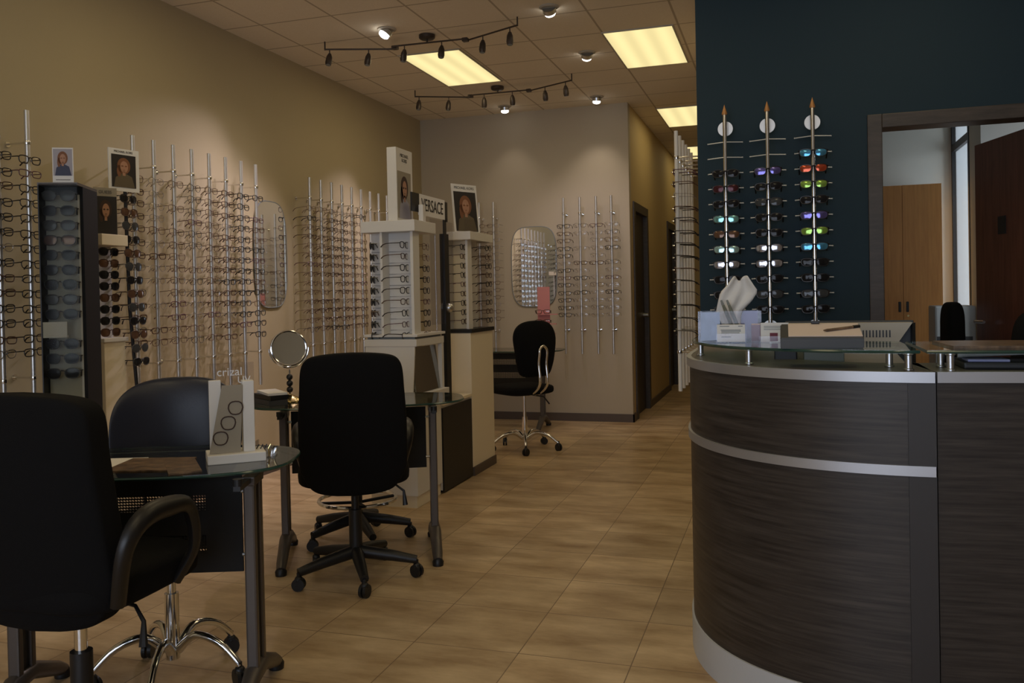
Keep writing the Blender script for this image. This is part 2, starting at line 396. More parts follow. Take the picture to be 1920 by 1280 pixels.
def letters(name, body, size, m, parent, loc, rz=0, sx=1.0, tilt=0):
    me = text_mesh(name, body, size, sx); me.materials.clear(); me.materials.append(m)
    o = link(name, me, parent, loc); o.rotation_euler = (tilt, 0, rz); return o
def ell(cx, cz, rx, rz_, n=20): return [(cx+rx*math.cos(2*PI*k/n), cz+rz_*math.sin(2*PI*k/n)) for k in range(n)]
def sgn(x): return -1 if x < 0 else 1

# ------------------------------------------------------------------ the room
XL, YB, ZC, XH = -3.471, 8.0, 2.988, -1.37
YF, XR = -2.6, 3.6
XP, YT = -.44, 4.78
def slab(z0, z1): return MB().box(XL-.1, XR+.1, YF-.1, YT+.11, z0, z1).box(XL-.1, XP+.1, YT+.11, 13.1, z0, z1)
struct(slab(-.1, 0).box(XP+.1, 2.1, YT+.11, 6.9, -.1, 0).obj('floor', M['floor']))
struct(slab(ZC, ZC+.1).obj('ceiling', M['ceiling']))
struct(MB().box(XL-.1, XL, YF-.1, YB, 0, ZC).obj('wall_left', M['wall']))
struct(MB().box(XL-.1, XH, YB, YB+.1, 0, ZC).obj('wall_back', M['back_wall']))
hb = MB()
D1, D2, DH = (8.22, 9.02), (10.70, 11.42), 2.04
for y0, y1 in ((YB+.1, D1[0]), (D1[1], D2[0]), (D2[1], 13.0)): hb.box(XH-.1, XH, y0, y1, 0, ZC)
for d in (D1, D2): hb.box(XH-.1, XH, d[0], d[1], DH, ZC)
struct(hb.obj('wall_hallway_left', M['hall_wall']))
struct(MB().box(XH-.1, XP+.1, 13.0, 13.1, 0, ZC).obj('wall_hallway_end', M['hall_wall']))
struct(MB().box(XP, XP+.1, YT+.11, 13.0, 0, ZC).obj('wall_hallway_right', M['back_wall']))
DX0, DX1, DTOP = .475, 1.36, 2.035
tb = MB().box(XP, DX0, YT, YT+.11, 0, ZC).box(DX1, XR, YT, YT+.11, 0, ZC).box(DX0, DX1, YT, YT+.11, DTOP, ZC)
struct(tb.obj('wall_teal', M['teal']))
struct(MB().box(XR, XR+.1, YF-.1, YT+.11, 0, ZC).obj('wall_right', M['back_wall']))
# storefront behind the camera with a wide glazed opening
fw = MB().box(XL, -2.5, YF-.1, YF, 0, ZC).box(1.3, XR, YF-.1, YF, 0, ZC)
for a, b in ((-2.5, 1.3),): fw.box(a, b, YF-.1, YF, 0, .45).box(a, b, YF-.1, YF, 2.55, ZC)
struct(fw.obj('wall_front', M['back_wall']))
for i, (a, b) in enumerate(((-2.5, 1.3),)):
    wf = MB(); n = 3 if i == 0 else 2
    for k in range(n+1):
        x = a+(b-a)*k/n; wf.box(max(a, x-.025), min(b, x+.025), YF-.08, YF-.02, .45, 2.55)
    wf.box(a, b, YF-.08, YF-.02, .45, .5).box(a, b, YF-.08, YF-.02, 2.5, 2.55)
    o = struct(wf.obj('window_%d' % (i+1), M['bronze']))
    MB().box(a+.02, b-.02, YF-.053, YF-.047, .48, 2.52).obj('window_pane', M['pane'], o)
# office behind the teal wall
struct(MB().box(XP+.1, 1.165, 6.8, 6.9, 0, 2.75).obj('wall_office_back', M['office_wall']))
ow = MB().box(1.15, 1.165, 5.86, 6.22, 0, 2.75).box(1.15, 1.165, 6.22, 6.80, 0, .55).box(1.15, 1.165, 6.22, 6.80, 2.56, 2.75)
ow.box(1.165, 2.1, 5.86, 5.96, 0, 2.75).box(2.0, 2.1, YT+.11, 5.0, 0, 2.75).box(2.0, 2.1, 5.0, 5.8, 0, .6).box(2.0, 2.1, 5.0, 5.8, 2.4, 2.75).box(2.0, 2.1, 5.8, 5.86, 0, 2.75)
struct(ow.obj('wall_office_right', M['office_wall']))
struct(MB().box(XP+.1, 2.1, YT+.11, 6.9, 2.75, 2.8).obj('ceiling_office', M['office_wall']))
wf = MB().box(1.145, 1.17, 6.20, 6.235, .55, 2.56).box(1.145, 1.17, 6.765, 6.80, .55, 2.56).box(1.145, 1.17, 6.235, 6.765, .55, .6)
wf.box(1.145, 1.17, 6.235, 6.765, 2.16, 2.21).box(1.145, 1.17, 6.235, 6.765, 2.52, 2.56)
o = struct(wf.obj('window_2', M['black']))
MB().box(1.156, 1.16, 6.235, 6.765, .6, 2.52).obj('window_pane', M['pane'], o)
wf = MB().box(2.02, 2.08, 5.0, 5.04, .6, 2.4).box(2.02, 2.08, 5.76, 5.8, .6, 2.4).box(2.02, 2.08, 5.04, 5.76, .6, .64).box(2.02, 2.08, 5.04, 5.76, 2.36, 2.4)  # added window hidden by the door leaf, lets light onto the cabinet
o = struct(wf.obj('window_3', M['black']))
MB().box(2.048, 2.052, 5.04, 5.76, .64, 2.36).obj('window_pane', M['pane'], o)
# door frame in the teal wall and the open door leaf
fr = MB()
for x0, x1 in ((DX0-.058, DX0+.012), (DX1-.012, DX1+.058)): fr.box(x0, x1, YT-.018, YT+.128, 0, DTOP+.062, .004)
fr.box(DX0+.012, DX1-.012, YT-.018, YT+.128, DTOP-.008, DTOP+.062, .004)
struct(fr.obj('trim_office_door', M['frame_wood']))
dl = MB().box(0, .855, -.022, .022, .01, 2.045).obj('door_3', M['red_door']); struct(dl)
dl.location = (1.345, 4.915, 0); dl.rotation_euler = (0, 0, math.atan2(5.72-4.915, 1.118-1.345))
MB().box(.52, .60, .0225, .027, 1.50, 1.60).obj('sign_plate', M['black'], dl)
h = MB().cyl((.79, .022, 1.0), (.79, .07, 1.0), .01).cyl((.79, .065, 1.0), (.69, .065, 1.0), .009).obj('door_handle', M['steel'], dl, 'a')
# hallway doors
for i, d in enumerate((D1, D2)):
    o = struct(MB().box(XH-.07, XH-.03, d[0]+.04, d[1]-.04, 0.005, DH-.04).obj('door_%d' % (i+1), M['dark_door']))
    f = MB()
    for y0, y1 in ((d[0]-.045, d[0]+.04), (d[1]-.04, d[1]+.045)): f.box(XH-.1, XH+.015, y0, y1, 0, DH+.045)
    f.box(XH-.1, XH+.015, d[0]+.04, d[1]-.04, DH-.04, DH+.045)
    f.obj('door_frame', M['frame_wood'], o)
    MB().cyl((XH-.03, d[1]-.11, .98), (XH+.02, d[1]-.11, .98), .022).obj('door_knob', M['steel'], o, 'a')
BH = .075
struct(MB().box(XL+.012, XH+.012, YB-.012, YB, 0, BH).obj('baseboard_back', M['base']))
struct(MB().box(XL, XL+.012, YF, YB, 0, BH).obj('baseboard_left', M['base']))
bb = MB()
for y0, y1 in ((YB-.012, D1[0]-.05), (D1[1]+.05, D2[0]-.05), (D2[1]+.05, 13.0)): bb.box(XH, XH+.012, y0, y1, 0, BH)
struct(bb.obj('baseboard_hallway_left', M['base']))
struct(MB().box(XP-.012, XP, YT-.012, 13.0, 0, BH).obj('baseboard_hallway_right', M['base']))
bb = MB().box(XP-.012, DX0-.06, YT-.012, YT, 0, BH).box(DX1+.06, XR, YT-.012, YT, 0, BH)
struct(bb.obj('baseboard_teal', M['base']))

# ------------------------------------------------------------------ ceiling lamps
WARM = (1.0, .80, .50)
def spot(parent, loc, aim, power, color, angle, blend=.6, radius=.03):
    l = bpy.data.lights.new('lamp_light', 'SPOT'); l.energy = power; l.color = color; l.spot_size = math.radians(angle); l.spot_blend = blend; l.shadow_soft_size = radius
    o = bpy.data.objects.new('lamp_light', l); COL.objects.link(o); o.parent = parent; o.location = loc
    o.rotation_euler = (Vector(aim)-Vector(loc)).to_track_quat('-Z', 'Y').to_euler()
    return o
def panel_light(x, y, label, power=3.7):
    t = thing('ceiling_light_panel', label, 'ceiling light', (x, y, ZC), 0, 'lit ceiling light panels')
    wx, wy = .232, .485
    f = MB().box(-wx-.012, wx+.012, -wy-.012, -wy, -.008, -.0005).box(-wx-.012, wx+.012, wy, wy+.012, -.008, -.0005)
    f.box(-wx-.012, -wx, -wy, wy, -.008, -.0005).box(wx, wx+.012, -wy, wy, -.008, -.0005).obj('light_frame', M['beige'], t)
    MB().box(-wx, wx, -wy, wy, -.005, -.0005).obj('light_diffuser', M['diffuser'], t)
    l = bpy.data.lights.new('lamp_light', 'AREA'); l.shape = 'RECTANGLE'; l.size = .44; l.size_y = .94; l.energy = power; l.color = WARM
    o = bpy.data.objects.new('lamp_light', l); COL.objects.link(o); o.parent = t; o.location = (0, 0, -.012)
panel_light(-2.437, 6.285, 'long glowing yellow ceiling panel behind the nearer track light')
panel_light(-.92, 6.29, 'glowing yellow ceiling panel beside the teal wall, wholly in view')
panel_light(-.92, 8.86, 'glowing yellow ceiling panel over the hallway entrance', 1.3)
panel_light(-.92, 11.2, 'far glowing ceiling panel deep down the hallway, mostly hidden', 1.0)
# unseen panels added on the same grid to brighten the front of the shop
for px_, lb in ((-2.437, 'on the left'), (-.92, 'over the walkway'), (.61, 'over the reception counter')):
    panel_light(px_, 3.71, 'added unseen ceiling light panel in the front row, '+lb)
    panel_light(px_, 1.13, 'added unseen ceiling light panel by the storefront, '+lb)
def track(label, pts, canopy, jogs, heads, aims):
    t = thing('track_light', label, 'track light', (canopy[0], canopy[1], ZC), 0, 'zigzag track lights')
    ox, oy = canopy; zb = 2.935-ZC
    b = MB()
    for p, q in pts: b.tube([(p[0]-ox, p[1]-oy, zb), (q[0]-ox, q[1]-oy, zb)], .006, 8)
    b.obj('track_bar', M['head'], t, 'a')
    MB().lathe([(.0, -.001), (.055, -.001), (.055, -.022), (.045, -.03), (0, -.03)][::-1], 24).obj('canopy', M['head'], t, 'a')
    MB().cyl((0, 0, -.03), (0, 0, zb), .006).obj('canopy_stem', M['head'], t)
    for p in (pts[0][0], pts[-1][1]):
        MB().cyl((p[0]-ox, p[1]-oy, 0), (p[0]-ox, p[1]-oy, zb-.006), .005).obj('hanger', M['head'], t)
    for j in jogs:
        MB().box(j[0]-ox-.02, j[0]-ox+.02, j[1]-oy-.02, j[1]-oy+.02, zb-.012, zb+.012, .004).obj('connector', M['head'], t)
    for (hx, hy), am in zip(heads, aims):
        h = Vector((hx-ox, hy-oy, zb)); d = (Vector(am)-Vector((hx, hy, 2.87))).normalized()
        top = h+Vector((0, 0, -.035)); hd = d*.4+Vector((0, 0, -1))*.9; hd.normalize()
        s = MB().cyl(h, top, .004, seg=8)
        s.tube([top-hd*.005, top+hd*.02, top+hd*.06, top+hd*.078], [.010, .020, .023, .019], 14)
        lh = s.obj('lamp_head', M['head'], t, 'a')
        MB().tube([top+hd*.0785, top+hd*.081], [.016, .016], 14).obj('lamp_glass', M['sgrey'], lh)
        spot(t, top+hd*.09, Vector(am)-Vector((ox, oy, ZC)), 56 if am[0] < -3 else (11 if am[0] > -2 and am[1] > 7 else 3), (1.0, .85, .97), 62 if am[0] < -3 else 74, 1.0, .02)
A1 = [(-3.3, 3.6, 1.1), (-3.35, 4.4, 1.1), (-3.35, 4.9, 1.0), (-2.5, 4.3, .7), (-2.2, 4.6, .6), (-1.6, 4.4, 0)]
track('bronze zigzag track light with six heads, nearer of the two', [((-3.0, 5.30), (-2.535, 5.475)), ((-2.535, 5.405), (-2.01, 5.425)), ((-2.03, 5.47), (-1.60, 5.275))],
      (-2.285, 5.415), [(-2.535, 5.44), (-2.02, 5.447)], [(-2.97, 5.31), (-2.72, 5.405), (-2.45, 5.408), (-2.18, 5.418), (-1.88, 5.402), (-1.66, 5.302)], A1)
A2 = [(-3.3, 6.0, 1.1), (-3.3, 6.6, 1.1), (-2.8, 7.95, 1.2), (-2.3, 7.95, 1.3), (-1.8, 7.95, 1.3), (-1.5, 7.95, 1.3)]
track('bronze zigzag track light with six heads, farther one near the back wall', [((-3.0, 6.82), (-2.555, 7.03)), ((-2.555, 6.955), (-2.02, 6.965)), ((-2.04, 7.0), (-1.61, 6.785))],
      (-2.30, 6.96), [(-2.555, 6.99), (-2.03, 6.985)], [(-2.97, 6.835), (-2.74, 6.945), (-2.42, 6.958), (-2.17, 6.963), (-1.87, 6.915), (-1.67, 6.815)], A2)
def downlight(x, y, label, aim, power=7):
    t = thing('recessed_downlight', label, 'downlight', (x, y, ZC), 0, 'recessed ceiling downlights')
    MB().lathe([(.045, -.001), (.062, -.001), (.062, -.006), (.05, -.012), (.045, -.008)], 24).obj('trim_ring', M['beige'], t, 'a')
    d = (Vector(aim)-Vector((x, y, ZC))).normalized()
    MB().tube([Vector((0, 0, -.008)), Vector((0, 0, -.008))+d*.03], [.042, .042], 18).obj('lamp_can', M['steel'], t, 'a')
    MB().tube([Vector((0, 0, -.008))+d*q for q in (.0302, .038, .047, .054, .057)], [.034, .036, .033, .022, .005], 18).obj('lamp_bulb', M['bulb'], t, 'a')
    spot(t, Vector((0, 0, -.008))+d*.066, Vector(aim)-Vector((x, y, ZC)), power, (1.0, .86, .76), 80, .9, .03)
downlight(-1.36, 5.16, 'bright recessed downlight at the top of the frame, nearest of all', (-1.5, 8.0, .9))
downlight(-1.36, 6.23, 'bright recessed downlight left of the wholly visible ceiling panel', (-1.9, 8.0, 1.2))
downlight(-1.59, 7.66, 'bright recessed downlight close to the back wall corner by the hallway', (-1.75, 8.0, 1.2), 9)
downlight(-2.48, 7.71, 'bright recessed downlight over the back wall mirror, below the farther track', (-2.5, 8.0, 1.2), 3)
downlight(-2.48, 5.20, 'downlight glinting above the left end of the nearer track light', (-3.45, 4.6, 1.2), 9)

# ------------------------------------------------------------------ eyewear
def rim_pts(cx, rx, rz_, n=18, e=.62, drop=0.0):
    pts = []
    for k in range(n):
        a = 2*PI*k/n; c, s = math.cos(a), math.sin(a)
        x = rx*math.copysign(abs(c)**e, c); z = rz_*math.copysign(abs(s)**e, s)
        pts.append((cx+x*(1-.08*(z < 0)), 0, z+drop))
    return pts
def wrapy(x, k=.9): return -k*x*x
def make_glasses(i, name, label, cat, fm, lm, rx=.026, rz_=.018, t=.0022, e=.62, wrap=1.0, shield=False, tip=.124):
    b = MB(); lens = []
    for sg in (-1, 1):
        p = [(x, wrapy(x, wrap), z) for x, y, z in rim_pts(sg*(rx+.009), rx, rz_, e=e)]
        b.tube(p, t, 6, True); lens.append(p)
    b.tube([(-.011, wrapy(.011, wrap), rz_*.35), (-.005, .003, rz_*.62), (.005, .003, rz_*.62), (.011, wrapy(.011, wrap), rz_*.35)], t, 6)
    xo = 2*rx+.009
    for sg in (-1, 1): b.tube([(sg*(xo-.001), wrapy(xo, wrap), rz_*.55), (sg*(xo+.005), wrapy(xo+.005, wrap)-.004, rz_*.55)], t*1.2, 6)
    root = b.obj(name, fm, None, 'a'); tag(root, label, cat)
    for p in lens:
        cx = sum(q[0] for q in p)/len(p); l = MB()
        c0 = l.bm.verts.new((cx, wrapy(cx, wrap)+.004, 0)); c1 = l.bm.verts.new((cx, wrapy(cx, wrap)+.0025, 0))
        f = [l.bm.verts.new((q[0], q[1]+.0006, q[2])) for q in p]; k2 = [l.bm.verts.new((q[0], q[1]-.0006, q[2])) for q in p]
        n = len(p)
        for k in range(n):
            l.bm.faces.new((f[k], f[(k+1) % n], c0)); l.bm.faces.new((k2[(k+1) % n], k2[k], c1)); l.bm.faces.new((f[k], k2[k], k2[(k+1) % n], f[(k+1) % n]))
        l.obj('lens', lm, root, 'a')
    y0 = wrapy(xo+.005, wrap)-.004
    for sg in (-1, 1):
        x = sg*(xo+.005)
        MB().tube([(x, y0, rz_*.55), (x*.99, y0-.04, rz_*.52), (x*.96, -tip*.72, rz_*.42), (x*.93, -tip*.88, rz_*.05), (x*.91, -tip, -rz_*.75)],
                  [t*1.15, t, t, t*1.2, t*1.3], 6).obj('temple', fm, root, 'a')
    return root
PARK = (0, 0, -50)
EYE_P, SUN_P = [], {}
shapes = [(.0255, .0175, .62), (.0265, .016, .55), (.0245, .0195, .85), (.027, .0185, .6), (.0255, .015, .5), (.025, .0185, .95)]
thick = [.0025, .0024, .0015, .0016, .0022, .0014]
EYE_P = []
def eye_proto(i):
    r = make_glasses(i, 'eyeglasses', 'eyeglasses', 'eyeglasses', FRAME[i], M['lens'], shapes[i][0], shapes[i][1], thick[i], shapes[i][2], .7)
    return r
EYE_P = [eye_proto(i) for i in range(6)]
used_proto = set()
def put_glasses(proto, loc, rot, label, group):
    """first placing moves the prototype itself, later ones copy it with its lenses and temples"""
    if proto.name not in used_proto:
        used_proto.add(proto.name); proto.location = loc; proto.rotation_euler = rot; proto['label'] = label; proto['group'] = group
        return proto
    return dup(proto, loc, rot, label, group)
ORD = ['top', 'second', 'third', 'fourth', 'fifth', 'sixth', 'seventh', 'eighth', 'ninth', 'tenth', 'eleventh', 'twelfth', 'thirteenth', 'fourteenth']
NTH = ['first', 'second', 'third', 'fourth', 'fifth', 'sixth', 'seventh', 'eighth', 'ninth']
def row_name(r, n): return 'topmost pair' if r == 0 else ('lowest pair' if r == n-1 else '%s pair down' % ORD[r])

# ------------------------------------------------------------------ display poles
POLE_MESH = {}
def pole(label, group, loc, axis, z0=.65, z1=2.118, off=.121, m='pole', r=.0115):
    """axis: direction from the wall out to the pole"""
    t = thing('display_pole', label, 'display pole', (loc[0], loc[1], z0), 0, group)
    key = (axis, z0, z1, off, m)
    if key not in POLE_MESH:
        ax = Vector((*axis, 0))
        tube = MB().cyl((0, 0, 0), (0, 0, z1-z0), r, seg=14).mesh('pole_tube', M[m], 'a')
        br = MB().cyl(-ax*off, ax*.0, .0045, seg=8).cyl(-ax*off, -ax*(off-.006), .014, seg=12)
        br.superq(.016, .016, .012, .6, 1, 10, 6)
        POLE_MESH[key] = (tube, br.mesh('wall_bracket', M['chrome'], 'a'))
    tube, br = POLE_MESH[key]
    link('pole_tube', tube, t)
    for z in (.872, 1.968): link('wall_bracket', br, t, (0, 0, z-z0))
    return t
XPOLE = -3.35
ROWZ = [1.887-.069*k for k in range(14)]
def fill(poles, axis, place, group, rotz, skip=.06, fwd=.0145, rows=ROWZ, sel=None, pairs=None):
    for j, (x, y) in enumerate(poles):
        for r, z in enumerate(rows):
            if random.random() < skip: continue
            i = (pairs[j] if pairs and random.random() < .6 else random.choice((0, 1, 2, 3, 3, 1, 4, 5)))
            ax = Vector((*axis, 0)); p = Vector((x, y, z))+ax*fwd
            p.z += random.uniform(-.004, .004)
            put_glasses(EYE_P[i], p, (random.uniform(-.05, .05), random.uniform(-.04, .04), rotz+random.uniform(-.04, .04)),
                        '%s framed eyeglasses on %s, %s' % (FRAMEN[i], place[j], row_name(r, len(rows))), group)
ga = [(XPOLE, 2.983), (XPOLE, 3.145)]
na = ['silver pole at the left frame edge', 'tall silver pole left of the black tower']
for (x, y), n in zip(ga, na): pole(n, 'silver display poles on the left wall', (x, y), (1, 0))
fill(ga, (1, 0), na, 'eyeglasses at the far left of the left wall', -PI/2, .03, pairs=[0, 0])
gb = [(XPOLE, 3.826+.162*k) for k in range(8)]
nb = ['%s pole right of the white sunglass stand' % NTH[k] for k in range(7)]+['pole overlapping the oval wall mirror']
for k, ((x, y), n) in enumerate(zip(gb, nb)): pole('silver wall '+n if k else 'silver wall pole right beside the white sunglass stand', 'silver display poles on the left wall', (x, y), (1, 0))
fill(gb, (1, 0), ['the '+n for n in nb], 'eyeglasses on the eight pole rack', -PI/2, .07, pairs=[1, 5, 3, 2, 3, 1, 0, 0])
gc = [(XPOLE, 5.644+.162*k) for k in range(9)]
nc = ['%s pole right of the oval wall mirror' % NTH[k] for k in range(9)]
for (x, y), n in zip(gc, nc): pole('silver wall '+n, 'silver display poles on the left wall', (x, y), (1, 0))
fill(gc[:6], (1, 0), ['the '+n for n in nc], 'eyeglasses on the rack between mirror and white tower', -PI/2, .08, pairs=[3, 3, 1, 1, 3, 1])
YPOLE = YB-.121
gd = [(-1.975, YPOLE), (-1.818, YPOLE), (-1.663, YPOLE), (-1.52, YPOLE)]
nd = ['%s back wall pole right of the rounded mirror' % NTH[k] for k in range(3)]+['last back wall pole by the hallway corner']
for (x, y), n in zip(gd, nd): pole('silver '+n, 'silver display poles on the back wall', (x, y), (0, -1))
for j, (x, y) in enumerate(gd): pass
fill(gd, (0, -1), nd, 'eyeglasses on the back wall right of the mirror', PI, .12, pairs=[0, 5, 5, 5], rows=[1.85-.0695*k for k in range(13)])
ge = [(-2.818, YPOLE), (-2.672, YPOLE)]
ne = ['back wall pole just right of the farther white tower', 'back wall pole midway between white tower and rounded mirror']
for (x, y), n in zip(ge, ne): pole('silver '+n, 'silver display poles on the back wall', (x, y), (0, -1))
# the small distant frames left of the back mirror: one object
sb = MB()
for x, y in ge:
    for z in ROWZ:
        for sg in (-1, 1):
            sb.m(0 if random.random() < .5 else 1).tube([(x+sg*.035+px, y-.015, z+pz) for px, _, pz in rim_pts(0, .025, .017, 12)], .002, 5, True)
            sb.tube([(x+sg*.064, y-.018, z+.009), (x+sg*.062, y+.09, z+.007)], .0018, 5)
        sb.tube([(x-.011, y-.015, z+.008), (x+.011, y-.015, z+.008)], .002, 5)
tag(sb.obj('eyeglasses', [FRAME[5], FRAME[3]], None, 'a'), 'rows of small distant eyeglasses on the back wall left of the rounded mirror', 'eyeglasses', kind='stuff')
# rack on the hallway side of the teal wall, seen along its row
gr = [(XP-.13, 4.915+.162*k) for k in range(6)]
nr = ['nearest slim pole at the teal wall edge']+['%s slim pole behind the teal wall edge' % NTH[k] for k in range(1, 6)]
for (x, y), n in zip(gr, nr): pole('white '+n, 'slim poles on the hallway side of the teal wall', (x, y), (-1, 0), off=.129, m='white')
_pins = [o for o in COL.objects if o.get('label') == 'white nearest slim pole at the teal wall edge'][0]
for z in ROWZ:
    MB().cyl((-.008, 0, z-.65), (-.028, 0, z-.65), .0025, seg=8).superq(.0045, .0045, .0045, 1, 1, 8, 6, None, (-.028, 0, z-.65)).obj('holding_pin', M['chrome'], _pins, 'a')
fill(gr[:1], (-1, 0), ['nearest pole at the teal wall edge'], 'eyeglasses on the hallway side of the teal wall', PI/2, 0, pairs=[0])
fill(gr[1:2], (-1, 0), ['second pole behind the teal wall edge'], 'eyeglasses on the hallway side of the teal wall', PI/2, .4, pairs=[0])

# ------------------------------------------------------------------ teal wall sunglasses
def sun(key, fm=FRAME[0], rx=.0285, rz_=.0195, wrap=1.6, e=.7, t=.0028):
    if key not in SUN_P:
        SUN_P[key] = make_glasses(0, 'sunglasses', 'sunglasses', 'sunglasses', fm, SL[key], rx, rz_, t, e, wrap)
    return SUN_P[key]
def teal_pole(x, label, lens, nempty):
    z0, z1 = .93, 2.135
    t = thing('sunglass_pole', label, 'display pole', (x, YT-.12, z0), 0, 'copper tipped chrome poles on the teal wall')
    MB().cyl((0, 0, 0), (0, 0, z1-z0), .0105, seg=18).obj('pole_tube', M['chrome'], t, 'a')
    MB().lathe([(.0125, z1-z0), (.0145, z1-z0+.008), (.0, z1-z0+.055)], 18).obj('cone_tip', M['copper'], t, 'a')
    for z in (2.07, 1.015):
        f = MB().cyl((0, .045, z-z0), (0, .052, z-z0), .039, seg=28).cyl((0, .0, z-z0), (0, .12, z-z0), .007, seg=10)
        f.obj('wall_disc', M['pole'], t, 'a')
    for k in range(12):
        z = 1.992-.0797*k-z0
        for sg in (-1, 1):
            MB().cyl((0, -.006, z), (sg*.088, .008, z-.004), .0028, seg=8).superq(.004, .004, .004, 1, 1, 8, 6, None, (sg*.088, .008, z-.004)).obj('holding_pin', M['pin'], t, 'a')
    return t
TP = [(-.287, 'chrome sunglass pole with copper tip, left of three on the teal wall', [None, None, 'black', 'maroon', 'black', 'teal', 'brown', 'aqua', 'silver', 'black', 'black', 'black']),
      (-.073, 'chrome sunglass pole with copper tip, middle of three on the teal wall', [None, None, 'violet', 'black', 'grey', 'black', 'black', 'silver', 'silver', 'black', 'grey', 'black']),
      (.149, 'chrome sunglass pole with copper tip, nearest the office door frame', [None, 'blue', 'red', 'green', 'black', 'violet', 'green', 'blue', 'black', 'black', 'grey', 'black'])]
WHICH = ['left', 'middle', 'right']
for w_, (x, lb, lens) in enumerate(TP):
    teal_pole(x, lb, lens, 2)
    for k, c in enumerate(lens):
        if c is None: continue
        put_glasses(sun(c), (x, YT-.12-.0155, 1.992-.0797*k-.006), (random.uniform(-.03, .05), random.uniform(-.03, .03), PI+random.uniform(-.05, .05)),
                    '%s lens wraparound sunglasses on the %s teal wall pole, row %s' % ({'silver': 'silver mirror', 'blue': 'blue mirror', 'green': 'green mirror', 'red': 'red mirror', 'teal': 'teal mirror', 'aqua': 'aqua mirror', 'violet': 'violet mirror'}.get(c, 'dark '+c if c != 'black' else 'black'), WHICH[w_], ORD[k]), 'sunglasses on the teal wall poles')

# ------------------------------------------------------------------ wall mirrors
def rounded(w2, h2, e=.5, n=48):
    pts = []
    for k in range(n):
        a = 2*PI*k/n; c, s = math.cos(a), math.sin(a)
        pts.append((w2*math.copysign(abs(c)**e, c), h2*math.copysign(abs(s)**e, s)))
    return pts
def wall_mirror(label, loc, rz, w2, h2, e):
    t = thing('wall_mirror', label, 'mirror', loc, rz)
    p = rounded(w2, h2, e)
    MB().prism_y(p, -.012, -.006).obj('mirror_glass', M['mirror'], t)
    MB().tube([(x, -.009, z) for x, z in p], .005, 8, True).obj('mirror_rim', M['sgrey'], t, 'a')
    MB().prism_y([(x*.8, z*.8) for x, z in p], -.006, -.0003).obj('mirror_backing', M['grey'], t)
wall_mirror('tall rounded wall mirror on the left wall between two pole racks', (XL, 5.29, 1.535), PI/2, .20, .375, .58)
wall_mirror('rounded rectangular mirror on the back wall above the far desk', (-2.306, YB, 1.485), 0, .226, .385, .5)

# ------------------------------------------------------------------ posters and cards
def picture(parent, w, h, scene, y=-.0022, z0=0):
    """flat printed portrait, x across and z up, lower edge at z0; built of thin printed areas"""
    b = MB(); L = lambda i: y-.0004*i
    bg, hair, skin, cloth = scene
    mats = [M[bg], M[hair], M[skin], M[cloth]]
    def area_(i, k, poly): b.m(k).prism_y(poly, L(i), L(i)+.0003)
    area_(0, 0, [(-w/2, z0), (w/2, z0), (w/2, z0+h), (-w/2, z0+h)])
    area_(1, 3, [(-w*.42, z0), (w*.45, z0), (w*.33, z0+h*.34), (w*.1, z0+h*.42), (-w*.1, z0+h*.42), (-w*.34, z0+h*.30)])
    area_(2, 1, ell(0, z0+h*.66, w*.27, h*.25)); area_(2, 1, ell(-w*.2, z0+h*.5, w*.09, h*.18)); 
    area_(3, 2, ell(0.01*w, z0+h*.63, w*.16, h*.18)); area_(3, 2, [(-w*.06, z0+h*.36), (w*.06, z0+h*.36), (w*.05, z0+h*.5), (-w*.05, z0+h*.5)])
    area_(4, 1, ell(-w*.065, z0+h*.655, w*.05, h*.022, 10)); area_(4, 1, ell(w*.085, z0+h*.655, w*.05, h*.022, 10))
    area_(4, 1, ell(.01*w, z0+h*.535, w*.045, h*.009, 10))
    return b.obj('printed_picture', mats, parent)

# ------------------------------------------------------------------ dark sunglass tower at the left
tw = thing('sunglass_tower', 'tall narrow sunglass display tower with black side and clear front, left wall', 'display tower', (-2.993, 3.087, 0), math.radians(26))
W_, D_ = .157, .20   # local x runs from -W_ (left) to 0 (right)
MB().box(-W_, .008, .006, D_, .10, 1.735).obj('tower_body', M['matte'], tw)
MB().box(-W_-.015, .02, -.01, D_+.015, 0, .10, .004).obj('tower_foot', M['black'], tw)
MB().box(-W_+.008, -.006, .0035, .0055, .75, 1.70).obj('back_panel', M['towerback'], tw)
MB().box(-W_, -W_+.005, -.062, .006, .75, 1.745).obj('side_rail', M['black'], tw)
MB().box(-W_+.005, .006, -.063, -.060, .75, 1.742).obj('clear_cover', M['cover'], tw)
MB().box(-W_, .008, -.063, D_, 1.735, 1.747).obj('tower_cap', M['bronze'], tw)
TOWER_ROWS = 13
Rz = math.radians(26)
for k in range(TOWER_ROWS):
    if k == 9: continue
    lx, ly = -W_/2-.004, -.034
    p = Vector((-2.993+lx*math.cos(Rz)-ly*math.sin(Rz), 3.087+lx*math.sin(Rz)+ly*math.cos(Rz), 1.692-.0655*k))
    c = ('grey', 'black', 'grey', 'brown', 'black', 'black', 'black', 'grey', 'black', 'black', 'black', 'black', 'black')[k]
    key = 'fold_'+c
    if key not in SUN_P:
        SUN_P[key] = make_glasses(0, 'sunglasses', 'sunglasses', 'sunglasses', FRAME[0], SL[c], .029, .0215, .0026, .75, 1.0, tip=.036)
    put_glasses(SUN_P[key], p, (0, 0, Rz+PI), 'dark sunglasses behind the clear front of the black tower, %s' % row_name(k, TOWER_ROWS), 'sunglasses in the black tower')
cd = thing('price_card', 'small white folded card inside the clear front of the black tower', 'card', (-2.993, 3.087, 0), Rz)
MB().box(-W_+.006, -W_+.105, -.058, -.054, 1.075, 1.135).obj('card_sheet', M['card'], cd)
MB().box(-W_+.006, -W_+.105, -.058, -.04, 1.066, 1.0745).obj('card_foot', M['card'], cd)
